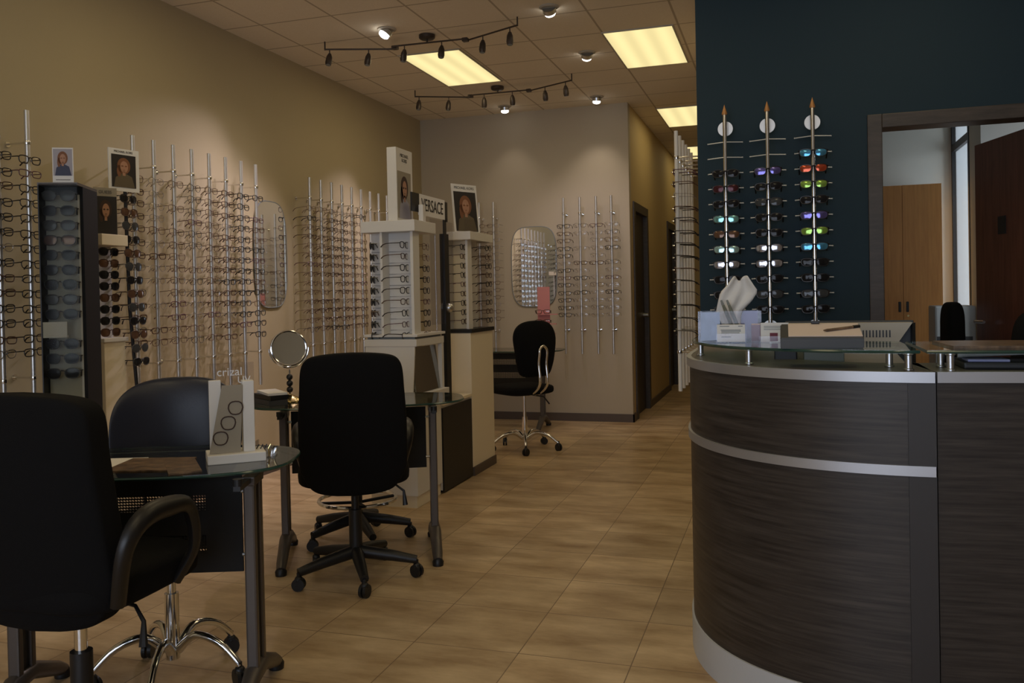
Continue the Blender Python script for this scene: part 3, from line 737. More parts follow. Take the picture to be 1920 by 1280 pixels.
pc = thing('poster_card', 'small white poster card of a person in a blue top, standing on the black tower', 'poster', (-3.045, 3.045, 1.747), Rz+.05)
MB().box(-.043, .043, .0, .003, .0, .16).obj('card_board', M['card'], pc)
picture(pc, .078, .118, ('print_grey', 'redhair', 'skin', 'print_navy'), -.001, .036)
MB().prism_y([(-.03, .016), (.03, .016), (.03, .019), (-.03, .019)], -.0006, 0).obj('caption_line', M['ink'], pc)
MB().box(-.03, .03, .003, .035, 0, .002).obj('card_easel', M['card'], pc)

# ------------------------------------------------------------------ cream pedestal with sunglasses
pd = thing('display_pedestal', 'cream pedestal with sunglass panel beside the black tower', 'display pedestal', (-3.25, 3.49, 0))
MB().box(-.085, .055, -.07, .075, .07, 1.02, .003).obj('pedestal_column', M['cream'], pd)
MB().box(-.075, .045, -.06, .065, 0, .07).obj('pedestal_kick', M['base'], pd)
MB().box(-.095, .065, -.08, .085, 1.02, 1.04, .003).obj('pedestal_top', M['white'], pd)
MB().box(-.03, -.02, -.068, .073, 1.04, 1.50).obj('back_panel', M['white'], pd)
MB().box(-.10, .072, -.085, .09, 1.50, 1.555, .003).obj('cap', M['cream'], pd)
for k in range(8):
    c = 'ped_brown' if k % 3 == 1 else 'ped_black'
    if c not in SUN_P: SUN_P[c] = make_glasses(0, 'sunglasses', 'sunglasses', 'sunglasses', FRAME[1 if 'brown' in c else 0], SL['brown' if 'brown' in c else 'black'], .0275, .019, .0026, .75, 1.0, tip=.05)
    put_glasses(SUN_P[c], (-3.217, 3.493, 1.47-.0575*k), (0, 0, -PI/2), 'dark sunglasses on the cream pedestal panel, %s' % row_name(k, 8), 'sunglasses on the cream pedestal')
pp = thing('poster_card', 'dark poster card of a long haired woman standing on the cream pedestal', 'poster', (-3.225, 3.485, 1.555), math.radians(60))
MB().box(-.055, .055, 0, .003, 0, .235).obj('card_board', M['print_tan'], pp)
picture(pp, .106, .19, ('print_dark', 'hair', 'skin', 'print_dark'), -.001, .002)
letters('caption', 'GUESS', .022, M['ink'], pp, (0, -.0012, .213))
# ------------------------------------------------------------------ white header stand with sunglasses
st = thing('sunglass_stand', 'slim leaning black stand with white header, left of the eight pole rack', 'sunglass stand', (-3.155, 3.64, 0))
MB().lathe([(0, 0), (.068, 0), (.068, .008), (.02, .018), (0, .018)], 28).obj('stand_base', M['black'], st, 'a')
MB().tube([(0, 0, .015), (-.022, -.01, .6), (-.05, -.03, 1.2), (-.055, -.035, 1.80)], .009, 10).obj('stand_pole', M['black'], st, 'a')
hd = MB().box(-.012, -.006, -.085, .085, 1.78, 1.995).obj('header_board', M['card'], st, None, (-.035, -.055, 0)); hd.rotation_euler = (0, 0, -.25)
hp = bpy.data.objects.new('header_print', None); COL.objects.link(hp); bpy.data.objects.remove(hp)
hq = picture(st, .135, .165, ('print_dark', 'redhair', 'skin', 'print_olive'), -.001, 1.80)
hq.location = (-.0405, -.0565, 0); hq.rotation_euler = (0, 0, PI/2-.25)
letters('caption', 'MICHAEL KORS', .015, M['ink'], st, (-.0405+.0002, -.0565, 1.98), PI/2-.25)
for k in range(13):
    z = 1.745-.0695*k
    lean = -.055+.05*(1.75-z)
    c = ('ped_black', 'ped_brown', 'st_grey')[k % 3]
    if c not in SUN_P: SUN_P[c] = make_glasses(0, 'sunglasses', 'sunglasses', 'sunglasses', FRAME[2], SL['grey'], .0275, .021, .002, .9, 1.0, tip=.05)
    put_glasses(SUN_P[c], (-3.155+lean+.013, 3.615+.02*(1.75-z), z), (0, 0, -PI/2+.1), 'dark sunglasses on the slim leaning stand, %s' % row_name(k, 13), 'sunglasses on the leaning stand')

# ------------------------------------------------------------------ white display towers of the central island
IX0, IX1 = -2.335, -2.02
t1 = thing('display_tower', 'white eyewear display tower nearer the camera, with shelves and a tilted mirror', 'display tower', (-2.175, 4.7, 0), 0, 'white eyewear towers')
def L(b, *a): return b
MB().box(-.155, .155, -.19, .18, .07, .60, .003).obj('pedestal_body', M['white'], t1)
MB().box(-.145, .145, -.18, .17, 0, .07).obj('pedestal_kick', M['cream'], t1)
MB().box(-.165, .195, -.21, .225, .60, .655, .003).obj('lower_shelf', M['white'], t1)
MB().box(-.16, .17, -.20, .215, .93, .972, .003).obj('upper_shelf', M['white'], t1)
MB().box(-.162, .178, -.205, .22, .985, 1.0, .002).obj('turntable', M['white'], t1)
MB().box(-.145, .155, -.185, .2, .972, .985).obj('turntable_gap', M['sgrey'], t1)
MB().box(-.155, .04, -.185, .18, .655, .93).obj('niche_back', M['white'], t1)
MB().box(.143, .168, .18, .212, .655, .93).obj('corner_post', M['white'], t1)
MB().prism_y([(-.155, .655), (.140, .655), (.158, .93), (-.155, .93)], -.197, -.187).obj('front_cheek', M['white'], t1)
mm = MB().box(-.003, .003, -.18, .178, 0, .265).obj('tilted_mirror', M['smoked'], t1, None, (.152, .0, .657)); mm.rotation_euler = (0, -.1, 0)
YP1 = -.1
MB().box(-.15, .15, YP1+.0, YP1+.008, 1.0, 1.59).obj('back_panel', M['white'], t1)
MB().box(-.052, -.037, YP1-.09, YP1, 1.0, 1.59).obj('divider', M['white'], t1)
MB().box(.135, .152, YP1-.08, YP1+.008, 1.0, 1.59).obj('corner_post', M['white'], t1)
MB().box(-.165, .175, -.205, .11, 1.59, 1.655, .003).obj('cap', M['white'], t1)
for k in range(9):
    z = 1.5-.0655*k
    MB().box(-.15, .135, YP1-.012, YP1, z-.022, z-.018).obj('ledge', M['acrylic'], t1)
    s = put_glasses(SUN_P['ped_black'] if k != 6 else SUN_P['ped_brown'], (-2.175-.125, 4.7+YP1-.045, z+.015), (0, 0, PI/2+.22), 'black sunglasses on the left side of the nearer white tower, %s' % row_name(k, 9), 'sunglasses on the nearer white tower')
    i = (0, 1, 0, 0, 0, 1, 0, 4, 0)[k]
    put_glasses(EYE_P[i], (-2.175+.085, 4.7+YP1-.045, z+.015), (random.uniform(-.06, .06), 0, -PI/2+random.uniform(-.1, .12)), '%s eyeglasses on the middle shelves of the nearer white tower, %s' % (FRAMEN[i], row_name(k, 9)), 'eyeglasses on the white towers')
    i = random.choice((0, 1, 3, 4))
    put_glasses(EYE_P[i], (-2.175+.135, 4.7+.05, z+.012), (0, 0, -PI/2+.1), '%s eyeglasses on the room side of the nearer white tower, %s' % (FRAMEN[i], row_name(k, 9)), 'eyeglasses on the white towers')
MB().box(.0, .006, YP1+.008, .16, 1.0, 1.59).obj('spine_panel', M['acrylic'], t1)
MB().cyl((.16, .13, 1.0), (.16, .13, 1.63), .006, seg=8).obj('clear_rod', M['acrylic'], t1)
# tall white light box advert standing on the cap
ad = thing('advert_box', 'tall thick white advert block with a portrait, standing on the nearer white tower', 'poster', (-2.13, 4.665, 1.655), PI/2)
MB().box(-.115, .11, 0, .06, 0, .43, .003).obj('block_body', M['white'], ad)
picture(ad, .185, .275, ('print_tan', 'hair', 'skin', 'print_grey'), -.0015, .02).location = (-.012, 0, 0)
letters('caption', 'MICHAEL\nKORS', .028, M['ink'], ad, (-.005, -.0012, .375))
# black panel stand and brand sign between the two towers
wp = thing('white_block', 'small white upright block on the nearer white tower cap, beside the advert block', 'display block', (-2.03, 4.68, 1.655))
MB().box(-.014, .014, -.02, .02, 0, .10, .002).obj('block', M['white'], wp)
cb = thing('low_cabinet', 'low cabinet with black side panel between the two white towers', 'cabinet', (-2.18, 5.145, 0))
MB().box(-.15, .155, -.255, .26, .02, .54).obj('cabinet_body', M['white'], cb)
MB().box(.155, .165, -.25, .26, .01, .525).obj('side_panel', M['black'], cb)
MB().box(-.16, .168, -.255, .262, .54, .56, .002).obj('cabinet_top', M['cream'], cb)
for sx in (-.12, .12):
    for sy in (-.2, .2): MB().cyl((sx, sy, 0), (sx, sy, .02), .015, seg=10).obj('foot', M['black'], cb)
bs = thing('brand_sign_stand', 'dark display post with clear panel and white brand sign between the towers', 'sign stand', (-2.06, 5.10, .56))
MB().box(-.022, .012, -.035, .035, .012, 1.05).obj('post', M['black'], bs)
MB().box(-.06, .05, -.06, .06, 0, .012).obj('post_base', M['black'], bs)
MB().box(-.004, .004, -.40, .0, 1.14, 1.265).obj('sign_board', M['card'], bs)
MB().box(-.006, .004, -.505, -.40, 1.155, 1.265).obj('sign_end', M['black'], bs)
MB().box(-.006, .004, .0, .045, 1.13, 1.255).obj('sign_end', M['black'], bs)
MB().box(-.004, .004, -.02, .02, 1.05, 1.14).obj('sign_neck', M['black'], bs)
letters('brand_lettering', 'VERSACE', .105, M['print_dark'], bs, (.0055, -.20, 1.202), PI/2, .80)
MB().box(-.002, .002, -.24, .14, .48, 1.13).obj('clear_panel', M['acrylic'], bs)
MB().superq(.03, .03, .03, 1, 1, 16, 10, None, (.02, .0, .58)).obj('clamp_knob', M['steel'], bs, 'a')

t2 = thing('display_tower', 'white eyewear display tower farther from the camera, on a tall cream column', 'display tower', (-2.1, 5.65, 0), 0, 'white eyewear towers')
MB().box(-.075, .085, -.235, .22, .06, .965, .003).obj('pedestal_body', M['cream'], t2)
MB().box(-.065, .092, -.225, .23, 0, .06).obj('pedestal_kick', M['base'], t2)
MB().box(-.08, .095, -.24, .23, .965, .99).obj('turntable', M['black'], t2)
MB().box(-.09, .10, -.245, .225, 1.592, 1.648, .003).obj('cap', M['white'], t2)
MB().box(-.085, .06, -.13, -.122, .99, 1.592).obj('back_panel', M['cream'], t2)
MB().box(.045, .062, -.20, -.122, .99, 1.592).obj('corner_post', M['white'], t2)
MB().box(-.02, -.012, -.122, .2, .99, 1.592).obj('spine_panel', M['white'], t2)
MB().box(-.085, -.075, -.21, -.122, .99, 1.592).obj('divider', M['white'], t2)
for k in range(9):
    z = 1.545-.063*k
    i = (0, 1, 0, 0, 4, 1, 0, 0, 1)[k]
    put_glasses(EYE_P[i], (-2.1+.025, 5.65-.185, z), (0, 0, -PI/2+.08), '%s eyeglasses on the shelves of the farther white tower, %s' % (FRAMEN[i], row_name(k, 9)), 'eyeglasses on the white towers')
    i = (0, 1)[k % 2]
    put_glasses(EYE_P[i], (-2.1+.115, 5.65+.08, z), (0, 0, -PI/2), '%s eyeglasses on the room side of the farther white tower, %s' % (FRAMEN[i], row_name(k, 9)), 'eyeglasses on the white towers')
MB().box(.06, .066, -.02, .19, .99, 1.592).obj('side_panel', M['acrylic'], t2)
po = thing('poster_card', 'leaning white framed poster of a face with text on top, on the farther white tower', 'poster', (-2.075, 5.56, 1.65), math.radians(62))
pb = MB().box(-.115, .115, 0, .004, 0, .335).obj('poster_board', M['card'], po); pb.rotation_euler = (-.1, 0, 0)
q = picture(po, .20, .275, ('print_dark', 'redhair', 'skin', 'print_olive'), -.001, .008); q.rotation_euler = (-.1, 0, 0)
letters('caption', 'MICHAEL KORS', .026, M['ink'], po, (0, .030, .308), 0, 1.0, -.1)
MB().box(-.07, .05, -.05, -.046, 0, .085).obj('card_holder', M['acrylic'], po)
MB().tube([(0, .02, .2), (0, .1, .002)], .004, 6).obj('poster_easel', M['card'], po)

# ------------------------------------------------------------------ reception counter
def outline(off=0.0, n=28, y_end=3.75, x_end=.366):
    cx, cy, a, b, e = .366, 3.14, .695+off, .70+off, 2/2.3
    pts = [(cx-a, y_end)]
    for k in range(n+1):
        th = PI+ (PI/2)*k/n
        c, s = math.cos(th), math.sin(th)
        pts.append((cx-a*abs(c)**e, cy-b*abs(s)**e))
    return pts
rc = thing('reception_counter', 'curved reception counter of dark grained laminate with silver bands', 'counter', (0, 0, 0))
def cpart(name, o0, o1, z0, z1, m): return MB().strip(outline(o0), outline(o1), z0, z1).obj(name, M[m], rc, 'a')
cpart('plinth', .0, -.03, 0, .115, 'plinth')
cpart('lower_panel', -.006, -.03, .115, .718, 'laminate')
cpart('middle_band', .002, -.03, .718, .745, 'silver')
cpart('upper_panel', -.006, -.03, .745, .962, 'laminate')
cpart('top_band', .004, -.012, .962, .990, 'silver')
cpart('ledge', -.012, -.30, .964, .989, 'ledge')
MB().strip([(.302, 2.4425), (.368, 2.4405)], [(.302, 2.47), (.368, 2.47)],   .115, .718).strip([(.302, 2.4425), (.368, 2.4405)], [(.302, 2.47), (.368, 2.47)], .745, .962).obj('end_stile', M['laminate_flat'], rc)
cpart('worktop', -.03, -.64, .70, .735, 'ledge')
rs = thing('reception_counter', 'straight reception counter section right of the curved one, dark laminate', 'counter', (.372, 2.445, 0), .1)
XE = 1.55
MB().box(0, XE, .004, .034, .0, .962).obj('front_panel', M['laminate'], rs)
MB().box(0, XE, -.003, .02, .962, .990).obj('top_band', M['silver'], rs)
MB().box(0, XE, .02, .30, .964, .989).obj('ledge', M['ledge'], rs)
MB().box(0, .03, .034, .85, 0, .963).obj('side_panel', M['laminate_flat'], rs)
MB().box(XE-.03, XE, .034, .85, 0, .963).obj('side_panel', M['laminate_flat'], rs)
MB().box(.03, XE-.03, .034, .95, .70, .735).obj('worktop', M['ledge'], rs)
# glass shelves on steel standoffs
GZ0, GZ1 = 1.036, 1.045
g1 = thing('glass_shelf', 'curved clear glass shelf on steel posts above the curved counter', 'glass shelf', (0, 0, 0))
go = outline(-.02, y_end=3.3)
poly = go+[(.335, 2.46), (.335, 2.80), (.05, 2.90), (-.02, 3.3)]
poly = [p for p in go if p[0] < .33]+[(.332, 2.462), (.332, 2.86), (.12, 2.93), (0, 3.06), (-.03, 3.3)]
MB().prism(poly, GZ0, GZ1).obj('glass_plate', M['shelf_glass'], g1)
MB().tube([(x, y, (GZ0+GZ1)/2) for x, y in poly[:-1]], .0045, 6).obj('glass_edge', M['glass_edge'], g1, 'a')
def standoff(parent, x, y):
    MB().lathe([(.013, .9905), (.013, .994), (.0095, .996), (.0095, 1.030), (.013, 1.032), (.013, GZ0)], 18, (x, y)).obj('standoff', M['steel'], parent, 'a')
for x, y in ((-.28, 3.03), (-.105, 2.66), (.275, 2.60), (.31, 2.49)): standoff(g1, x, y)
g2 = thing('glass_shelf', 'straight clear glass shelf on steel posts above the straight counter', 'glass shelf', (0, 0, 0))
MB().box(.352, 1.75, 2.462, 2.86, GZ0, GZ1).obj('glass_plate', M['shelf_glass'], g2)
MB().tube([(.352, 2.86, 1.0405), (.352, 2.462, 1.0405), (1.75, 2.462, 1.0405), (1.75, 2.86, 1.0405)], .0045, 6).obj('glass_edge', M['glass_edge'], g2, 'a')
for x, y in ((.405, 2.60), (.41, 2.485), (1.65, 2.5), (1.65, 2.62)): standoff(g2, x, y)

# items on the curved glass shelf
tbx = thing('brochure_holder', 'clear acrylic brochure box with pale blue leaflet on the glass shelf', 'brochure holder', (-.175, 2.92, GZ1), .05)
hb_ = MB().box(-.10, .10, -.05, -.046, 0, .10).box(-.10, .10, .046, .05, 0, .10).box(-.10, -.096, -.046, .046, 0, .10).box(.096, .10, -.046, .046, 0, .10).box(-.096, .096, -.046, .046, 0, .004)
hb_.obj('acrylic_box', M['acrylic'], tbx)
MB().box(-.092, -.03, -.044, -.040, .005, .097).obj('blue_leaflet', M['bluepic'], tbx)
MB().box(-.028, .09, .036, .04, .005, .098).obj('white_leaflet', M['blueitem'], tbx)
ti = thing('tissue', 'crumpled white tissue sticking up from the acrylic box', 'tissue', (-.158, 2.925, GZ1+.03), .1)
tm = MB()
grid = []
NU, NV = 14, 16
prof_t = [(0, -.028, .018), (.05, -.052, .020), (.068, -.060, .026), (.10, -.054, .055), (.132, -.046, .074), (.152, -.026, .060), (.182, -.004, .042)]
for j in range(NV+1):
    z = .182*j/NV
    for (za, la, ra), (zb_, lb_, rb) in zip(prof_t, prof_t[1:]):
        if z <= zb_+1e-6: break
    q = (z-za)/(zb_-za); l, r = la+(lb_-la)*q, ra+(rb-ra)*q; row = []
    for i in range(NU+1):
        u = i/NU; x = l+(r-l)*u
        y = .010*math.sin(u*6+z*30)+.005*math.sin(u*15-z*20)-.06*z
        zz = z-(.014*math.sin(PI*min(1, max(0, u*1.2)))**4 if j == NV else 0)+.002*math.sin(u*9)
        row.append(tm.bm.verts.new((x, y, zz)))
    grid.append(row)
for a, b in zip(grid, grid[1:]):
    for i in range(NU): tm.bm.faces.new((a[i], a[i+1], b[i+1], b[i]))
to = tm.obj('tissue_sheet', M['paper'], ti, 'all')
so = to.modifiers.new('thickness', 'SOLIDIFY'); so.thickness = .0015
for i, (x, d) in enumerate(((-.168, 0), (-.150, .004))):
    p = thing('marker_pen', ['grey green flat marker leaning left in the acrylic box, left one', 'grey green flat marker leaning left in the acrylic box, right one'][i], 'pen', (x, 2.885+d*.5, GZ1+.008), 0, 'markers in the acrylic box')
    MB().tube([(.018, 0, 0), (-.012, -.004, .08), (-.024, -.006, .112)], [.006, .006, .0045], 8).obj('pen_body', M['greenpen'], p, 'a')
    MB().tube([(-.0245, -.006, .1125), (-.03, -.007, .128)], [.0046, .003], 8).obj('pen_cap', M['sgrey'], p, 'a')
bc = thing('business_card_holder', 'clear holder of white business cards in front of the acrylic box', 'card holder', (-.165, 2.825, GZ1), .03)
MB().box(-.046, .046, -.018, -.015, 0, .03).box(-.046, .046, .012, .015, 0, .05).box(-.046, .046, -.015, .012, 0, .003).obj('acrylic_tray', M['acrylic'], bc)
MB().box(-.043, .043, -.012, .006, .0035, .058).obj('card_stack', M['card'], bc)
tx = MB()
for (x0, x1, z) in ((-.035, -.005, .052), (.022, .036, .052), (-.032, .03, .040), (-.03, .03, .036), (-.03, .026, .031), (-.03, .0, .018)):
    tx.prism_y([(x0, z), (x1, z), (x1, z+.0025), (x0, z+.0025)], -.0128, -.0122)
tx.obj('printed_lines', M['sgrey'], bc)
MB().box(.0, .03, 0, .02, 0, .0).bm.free()
ch = thing('card_holder', 'white leaflet with maroon picture in a clear stand beside the clipboard tray', 'card holder', (-.035, 2.84, GZ1), -.02)
MB().box(-.04, .045, .0, .003, 0, .062).obj('leaflet', M['card'], ch)
MB().prism_y([(-.012, .004), (.012, .004), (.012, .03), (-.012, .03)], -.001, -.0002).obj('leaflet_picture', M['maroon'], ch)
tx = MB()
for z in (.05, .045, .04): tx.prism_y([(-.03, z), (.036, z), (.036, z+.0018), (-.03, z+.0018)], -.0008, -.0002)
tx.obj('printed_lines', M['sgrey'], ch)
MB().box(-.045, .05, -.012, -.009, 0, .02).box(-.045, .05, -.009, .02, 0, .002).obj('acrylic_stand', M['acrylic'], ch)
bk = thing('maroon_booklet', 'maroon booklet with orange top edge standing behind the card stands', 'booklet', (-.075, 2.885, GZ1), .1)
MB().box(-.03, .03, 0, .008, 0, .054).obj('booklet_cover', M['maroon'], bk)
MB().box(-.029, .029, -.001, .009, .0545, .058).obj('booklet_edge', M['copper'], bk)
cl = thing('clipboard_tray', 'sloping dark grey tray holding paper on the glass shelf', 'clipboard', (.098, 2.60, GZ1), .0)
MB().bm.free()
cb_ = MB()
x0, x1 = -.112, .107
prof = [(-.075, 0), (-.075, .030), (.12, .062), (.12, 0)]
n0 = [(x0, *p) for p in prof]; n1 = [(x1, *p) for p in prof]
va = [cb_.bm.verts.new(p) for p in n0]; vb = [cb_.bm.verts.new(p) for p in n1]
cb_.bm.faces.new(va[::-1]); cb_.bm.faces.new(vb)
for i in range(4): cb_.bm.faces.new((va[i], va[(i+1) % 4], vb[(i+1) % 4], vb[i]))
bmesh.ops.bevel(cb_.bm, geom=list(cb_.bm.edges), offset=.003, segments=2, affect='EDGES')
cb_.obj('tray_body', M['grey'], cl)
ps = thing('paper_sheet', 'blank pinkish white paper lying on the sloping grey tray', 'paper', (.108, 2.60, GZ1))
sl = (.062-.030)/.195
def onslope(y, up): return .030+(y+.075)*sl+up
p8 = MB(); vs = [p8.bm.verts.new((x, y, onslope(y, u))) for u in (.0003, .002) for x, y in ((-.10, -.058), (.095, -.058), (.095, .115), (-.10, .115))]
for f in ((3, 2, 1, 0), (4, 5, 6, 7), (0, 1, 5, 4), (1, 2, 6, 5), (2, 3, 7, 6), (3, 0, 4, 7)): p8.bm.faces.new([vs[i] for i in f])
p8.obj('sheet', mat('pinkish_paper', (.72, .62, .58), .8), ps)
bcl = thing('binder_clip', 'small black clip at the top of the paper on the grey tray', 'clip', (.085, 2.715, GZ1+onslope(.112, .003)))
MB().box(-.012, .012, -.012, .008, -.001, .007, .002).obj('clip_body', M['black'], bcl)
pn = thing('pen', 'dark ballpoint pen lying on the paper of the grey tray', 'pen', (.15, 2.62, GZ1+onslope(.02, .0065)), .55)
MB().tube([(-.055, 0, -.004), (-.045, 0, -.004), (.04, 0, .0028)], [.0015, .0042, .0042], 8).obj('pen_body', M['brownprint'], pn, 'a')
MB().tube([(.0402, 0, .0028), (.062, 0, .0045)], [.005, .005], 8).obj('pen_cap', M['black'], pn, 'a')
mo = thing('computer_monitor', 'beige backed computer monitor behind the counter, seen from its vented back', 'monitor', (.20, 3.02, .735))
MB().prism_y([(-.19, .09), (.165, .09), (.165, .235), (.132, .275), (.19, .362), (-.19, .362)], 0, .05).obj('monitor_back', M['beige'], mo)
MB().box(-.20, .20, .05, .066, .08, .368, .004).obj('screen_bezel', M['grey'], mo)
vt = MB()
for k in range(13): vt.box(.0+k*.010, .0045+k*.010, -.0012, .002, .315, .338)
vt.obj('vent_slots', M['black'], mo)
MB().prism([(.19, .0), (.205, .05), (.19, .05)], .1, .36).obj('side_wedge', M['grey'], mo)
MB().box(-.04, .04, .0, .04, .012, .11).obj('stand_neck', M['sgrey'], mo)
MB().box(-.1, .1, -.08, .1, 0, .012, .003).obj('stand_foot', M['sgrey'], mo)
# things lying under and on the straight shelf
ph = thing('desk_telephone', 'black desk telephone with lilac buttons under the straight glass shelf', 'telephone', (.62, 2.62, .989), 0)
MB().box(-.17, .17, -.09, .09, 0, .02, .006).obj('phone_body', M['black'], ph)
MB().box(-.16, -.06, -.085, .0, .0205, .027, .002).obj('key_pad', M['blueitem'], ph)
MB().box(.06, .16, -.085, .0, .0205, .027, .002).obj('key_pad', M['blueitem'], ph)
MB().tube([(-.16, .06, .03), (0, .055, .036), (.14, .06, .03)], [.010, .007, .010], 10).obj('handset', M['card'], ph, 'a')
mg = thing('magazine', 'brown printed magazine lying on the straight glass shelf', 'magazine', (.62, 2.68, GZ1), .05)
MB().box(-.20, .20, -.13, .13, 0, .006).obj('magazine_pages', M['brownprint'], mg)
kb = thing('black_box', 'black equipment box under the curved glass shelf, left of the monitor stand', 'box', (.0, 2.93, .735))
MB().box(-.035, .035, -.06, .06, 0, .295, .004).obj('box_body', M['black'], kb)
MB().prism_y([(-.02, .2), (.02, .2), (.02, .215), (-.02, .215)], -.0615, -.0605).obj('front_slot', M['sgrey'], kb)
cbx = thing('grey_box', 'grey box under the curved glass shelf, beside the monitor', 'box', (.115, 2.92, .735))
MB().box(-.06, .06, -.05, .05, 0, .292, .004).obj('box_body', M['sgrey'], cbx)
MB().box(-.03, .03, -.052, -.0505, .1, .2).obj('box_label', M['beige'], cbx)

# ------------------------------------------------------------------ office furniture behind the doorway
oc = thing('storage_cabinet', 'tall honey oak two door storage cabinet in the back office', 'cabinet', (.76, 6.3, 0))
MB().box(-.24, .24, .0185, .45, .06, 1.895).obj('cabinet_body', M['oak'], oc)
MB().box(-.23, .23, .03, .44, 0, .06).obj('cabinet_kick', M['base'], oc)
for sg in (-1, 1):
    d = MB().box(.0015 if sg > 0 else -.24, .24 if sg > 0 else -.0015, 0, .018, .065, 1.895).obj('door', M['oak'], oc)
    MB().box(sg*.024-.008, sg*.024+.008, -.012, -.0002, 1.045, 1.115, .004).obj('door_handle', M['black'], d)
    if sg > 0: MB().cyl((.027, 0, 1.02), (.027, -.008, 1.02), .007, seg=12).obj('lock', M['brass'], d)
ol = thing('office_chair', 'dark office chair back glimpsed in front of the oak cabinet edge', 'chair', (.93, 5.56, 0), PI)
MB().superq(.05, .17, .20, .5, .5, 24, 16, None, (0, 0, .92)).obj('backrest', M['fabric'], ol, 'all')
MB().superq(.2, .18, .045, .5, .5, 24, 12, None, (.2, 0, .5)).obj('seat', M['fabric'], ol, 'all')
MB().tube([(.0, 0, .78), (.02, 0, .5), (.14, 0, .46)], .018, 8).obj('back_support', M['black'], ol, 'a')
MB().cyl((.2, 0, .1), (.2, 0, .46), .025).obj('column', M['black'], ol, 'a')
for k in range(5):
    a = 2*PI*k/5; MB().tube([(.2, 0, .11), (.2+.25*math.cos(a), .25*math.sin(a), .07)], [.022, .015], 8).cyl((.2+.25*math.cos(a), .25*math.sin(a)-.02, .028), (.2+.25*math.cos(a), .25*math.sin(a)+.02, .028), .028).obj('leg', M['black'], ol, 'a')
wb = thing('white_printer', 'pale grey printer under the office window', 'printer', (1.0, 6.03, 0), 0)
MB().box(-.10, .11, -.12, .12, .0, .70, .004).obj('printer_stand', M['dark_door'], wb)
MB().box(-.11, .12, -.13, .13, .70, 1.09, .012).obj('printer_body', mat('pale_grey_plastic', (.42, .45, .46), .5), wb)
MB().box(-.1, .1, -.1315, -.1295, .86, .90).obj('paper_slot', M['grey'], wb)
oc2 = thing('office_chair', 'black high backed chair in front of the open reddish door', 'chair', (1.07, 4.22, 0), 2.4)
MB().superq(.045, .23, .30, .45, .5, 24, 16, None, (0, 0, .80)).obj('backrest', M['fabric'], oc2, 'all')
MB().superq(.22, .23, .05, .5, .5, 24, 12, None, (.22, 0, .48)).obj('seat', M['fabric'], oc2, 'all')
MB().cyl((.22, 0, .1), (.22, 0, .44), .025).obj('column', M['black'], oc2, 'a')
for k in range(5):
    a = 2*PI*k/5; MB().tube([(.22, 0, .11), (.22+.27*math.cos(a), .27*math.sin(a), .07)], [.022, .015], 8).cyl((.22+.27*math.cos(a), .27*math.sin(a)-.02, .028), (.22+.27*math.cos(a), .27*math.sin(a)+.02, .028), .028).obj('leg', M['black'], oc2, 'a')

# ------------------------------------------------------------------ desks
DZ = .72
def boat(hl, hd, n=14):
    """desk top outline: gently bowed long sides and round ends"""
    pts = []
    for k in range(64):
        a = 2*PI*k/64; c, s = math.cos(a), math.sin(a)
        pts.append((hl*math.copysign(abs(c)**.72, c), hd*math.copysign(abs(s)**.62, s)))
    return pts
def desk(label, loc, rz, hl=.50, hd=.26, leg=.345, vo=.11):
    t = thing('glass_desk', label, 'desk', loc, rz, 'smoked glass consulting desks')
    p = [(x, y+vo) for x, y in boat(hl, hd)]
    MB().prism(p, DZ-.010, DZ).obj('glass_top', M['glass'], t)
    MB().tube([(x, y, DZ-.005) for x, y in p], .0048, 6, True).obj('glass_edge', M['glass_edge'], t, 'a')
    for sx in (-1, 1):
        x = sx*leg
        b = MB()
        b.box(x-.017, x+.017, -.05, -.022, .10, DZ-.03, .006).box(x-.017, x+.017, .022, .05, .10, DZ-.03, .006)
        b.box(x-.02, x+.02, -.055, .055, DZ-.055, DZ-.028, .004)
        lg = b.obj('leg', M['bronze'], t)
        MB().box(x-.006, x+.006, -.022, .022, .12, DZ-.055).obj('leg_panel', M['grey'], lg)
        MB().tube([(x, -.245, .022), (x, -.2, .045), (x, -.05, .105), (x, .05, .105), (x, .2, .045), (x, .245, .022)], [.020, .024, .028, .028, .024, .020], 10).obj('foot', M['bronze'], lg, 'a')
        for sy in (-1, 1):
            MB().lathe([(.0, 0), (.024, 0), (.026, .018), (.018, .032), (0, .032)], 16, (x, sy*.24)).obj('foot_pad', M['black'], lg, 'a')
            MB().cyl((x, sy*.16, DZ-.030), (x, sy*.16, DZ-.0102), .014).box(x-.01, x+.01, min(sy*.05, sy*.17), max(sy*.05, sy*.17), DZ-.044, DZ-.030).obj('bracket', M['black'], lg)
    MB().box(-leg+.032, leg-.032, -.004, .004, .40, DZ-.03).obj('modesty_panel', M['perf'], t)
    for sx in (-1, 1):
        for z in (.45, .64): MB().cyl((sx*(leg-.034), 0, z), (sx*(leg-.002), 0, z), .006, seg=8).obj('panel_pin', M['steel'], t)
    return t
R1, R2 = math.radians(20), math.radians(25.8)
desk('smoked glass desk nearest the camera with perforated black panel', (-1.856, 2.096, 0), R1, .45)
desk('smoked glass desk by the white tower, behind the high backed chair', (-1.925, 3.64, 0), R2)
desk('smoked glass desk at the back wall below the rounded mirror', (-2.45, 7.42, 0), math.radians(4), .56, .27, .36, 0)

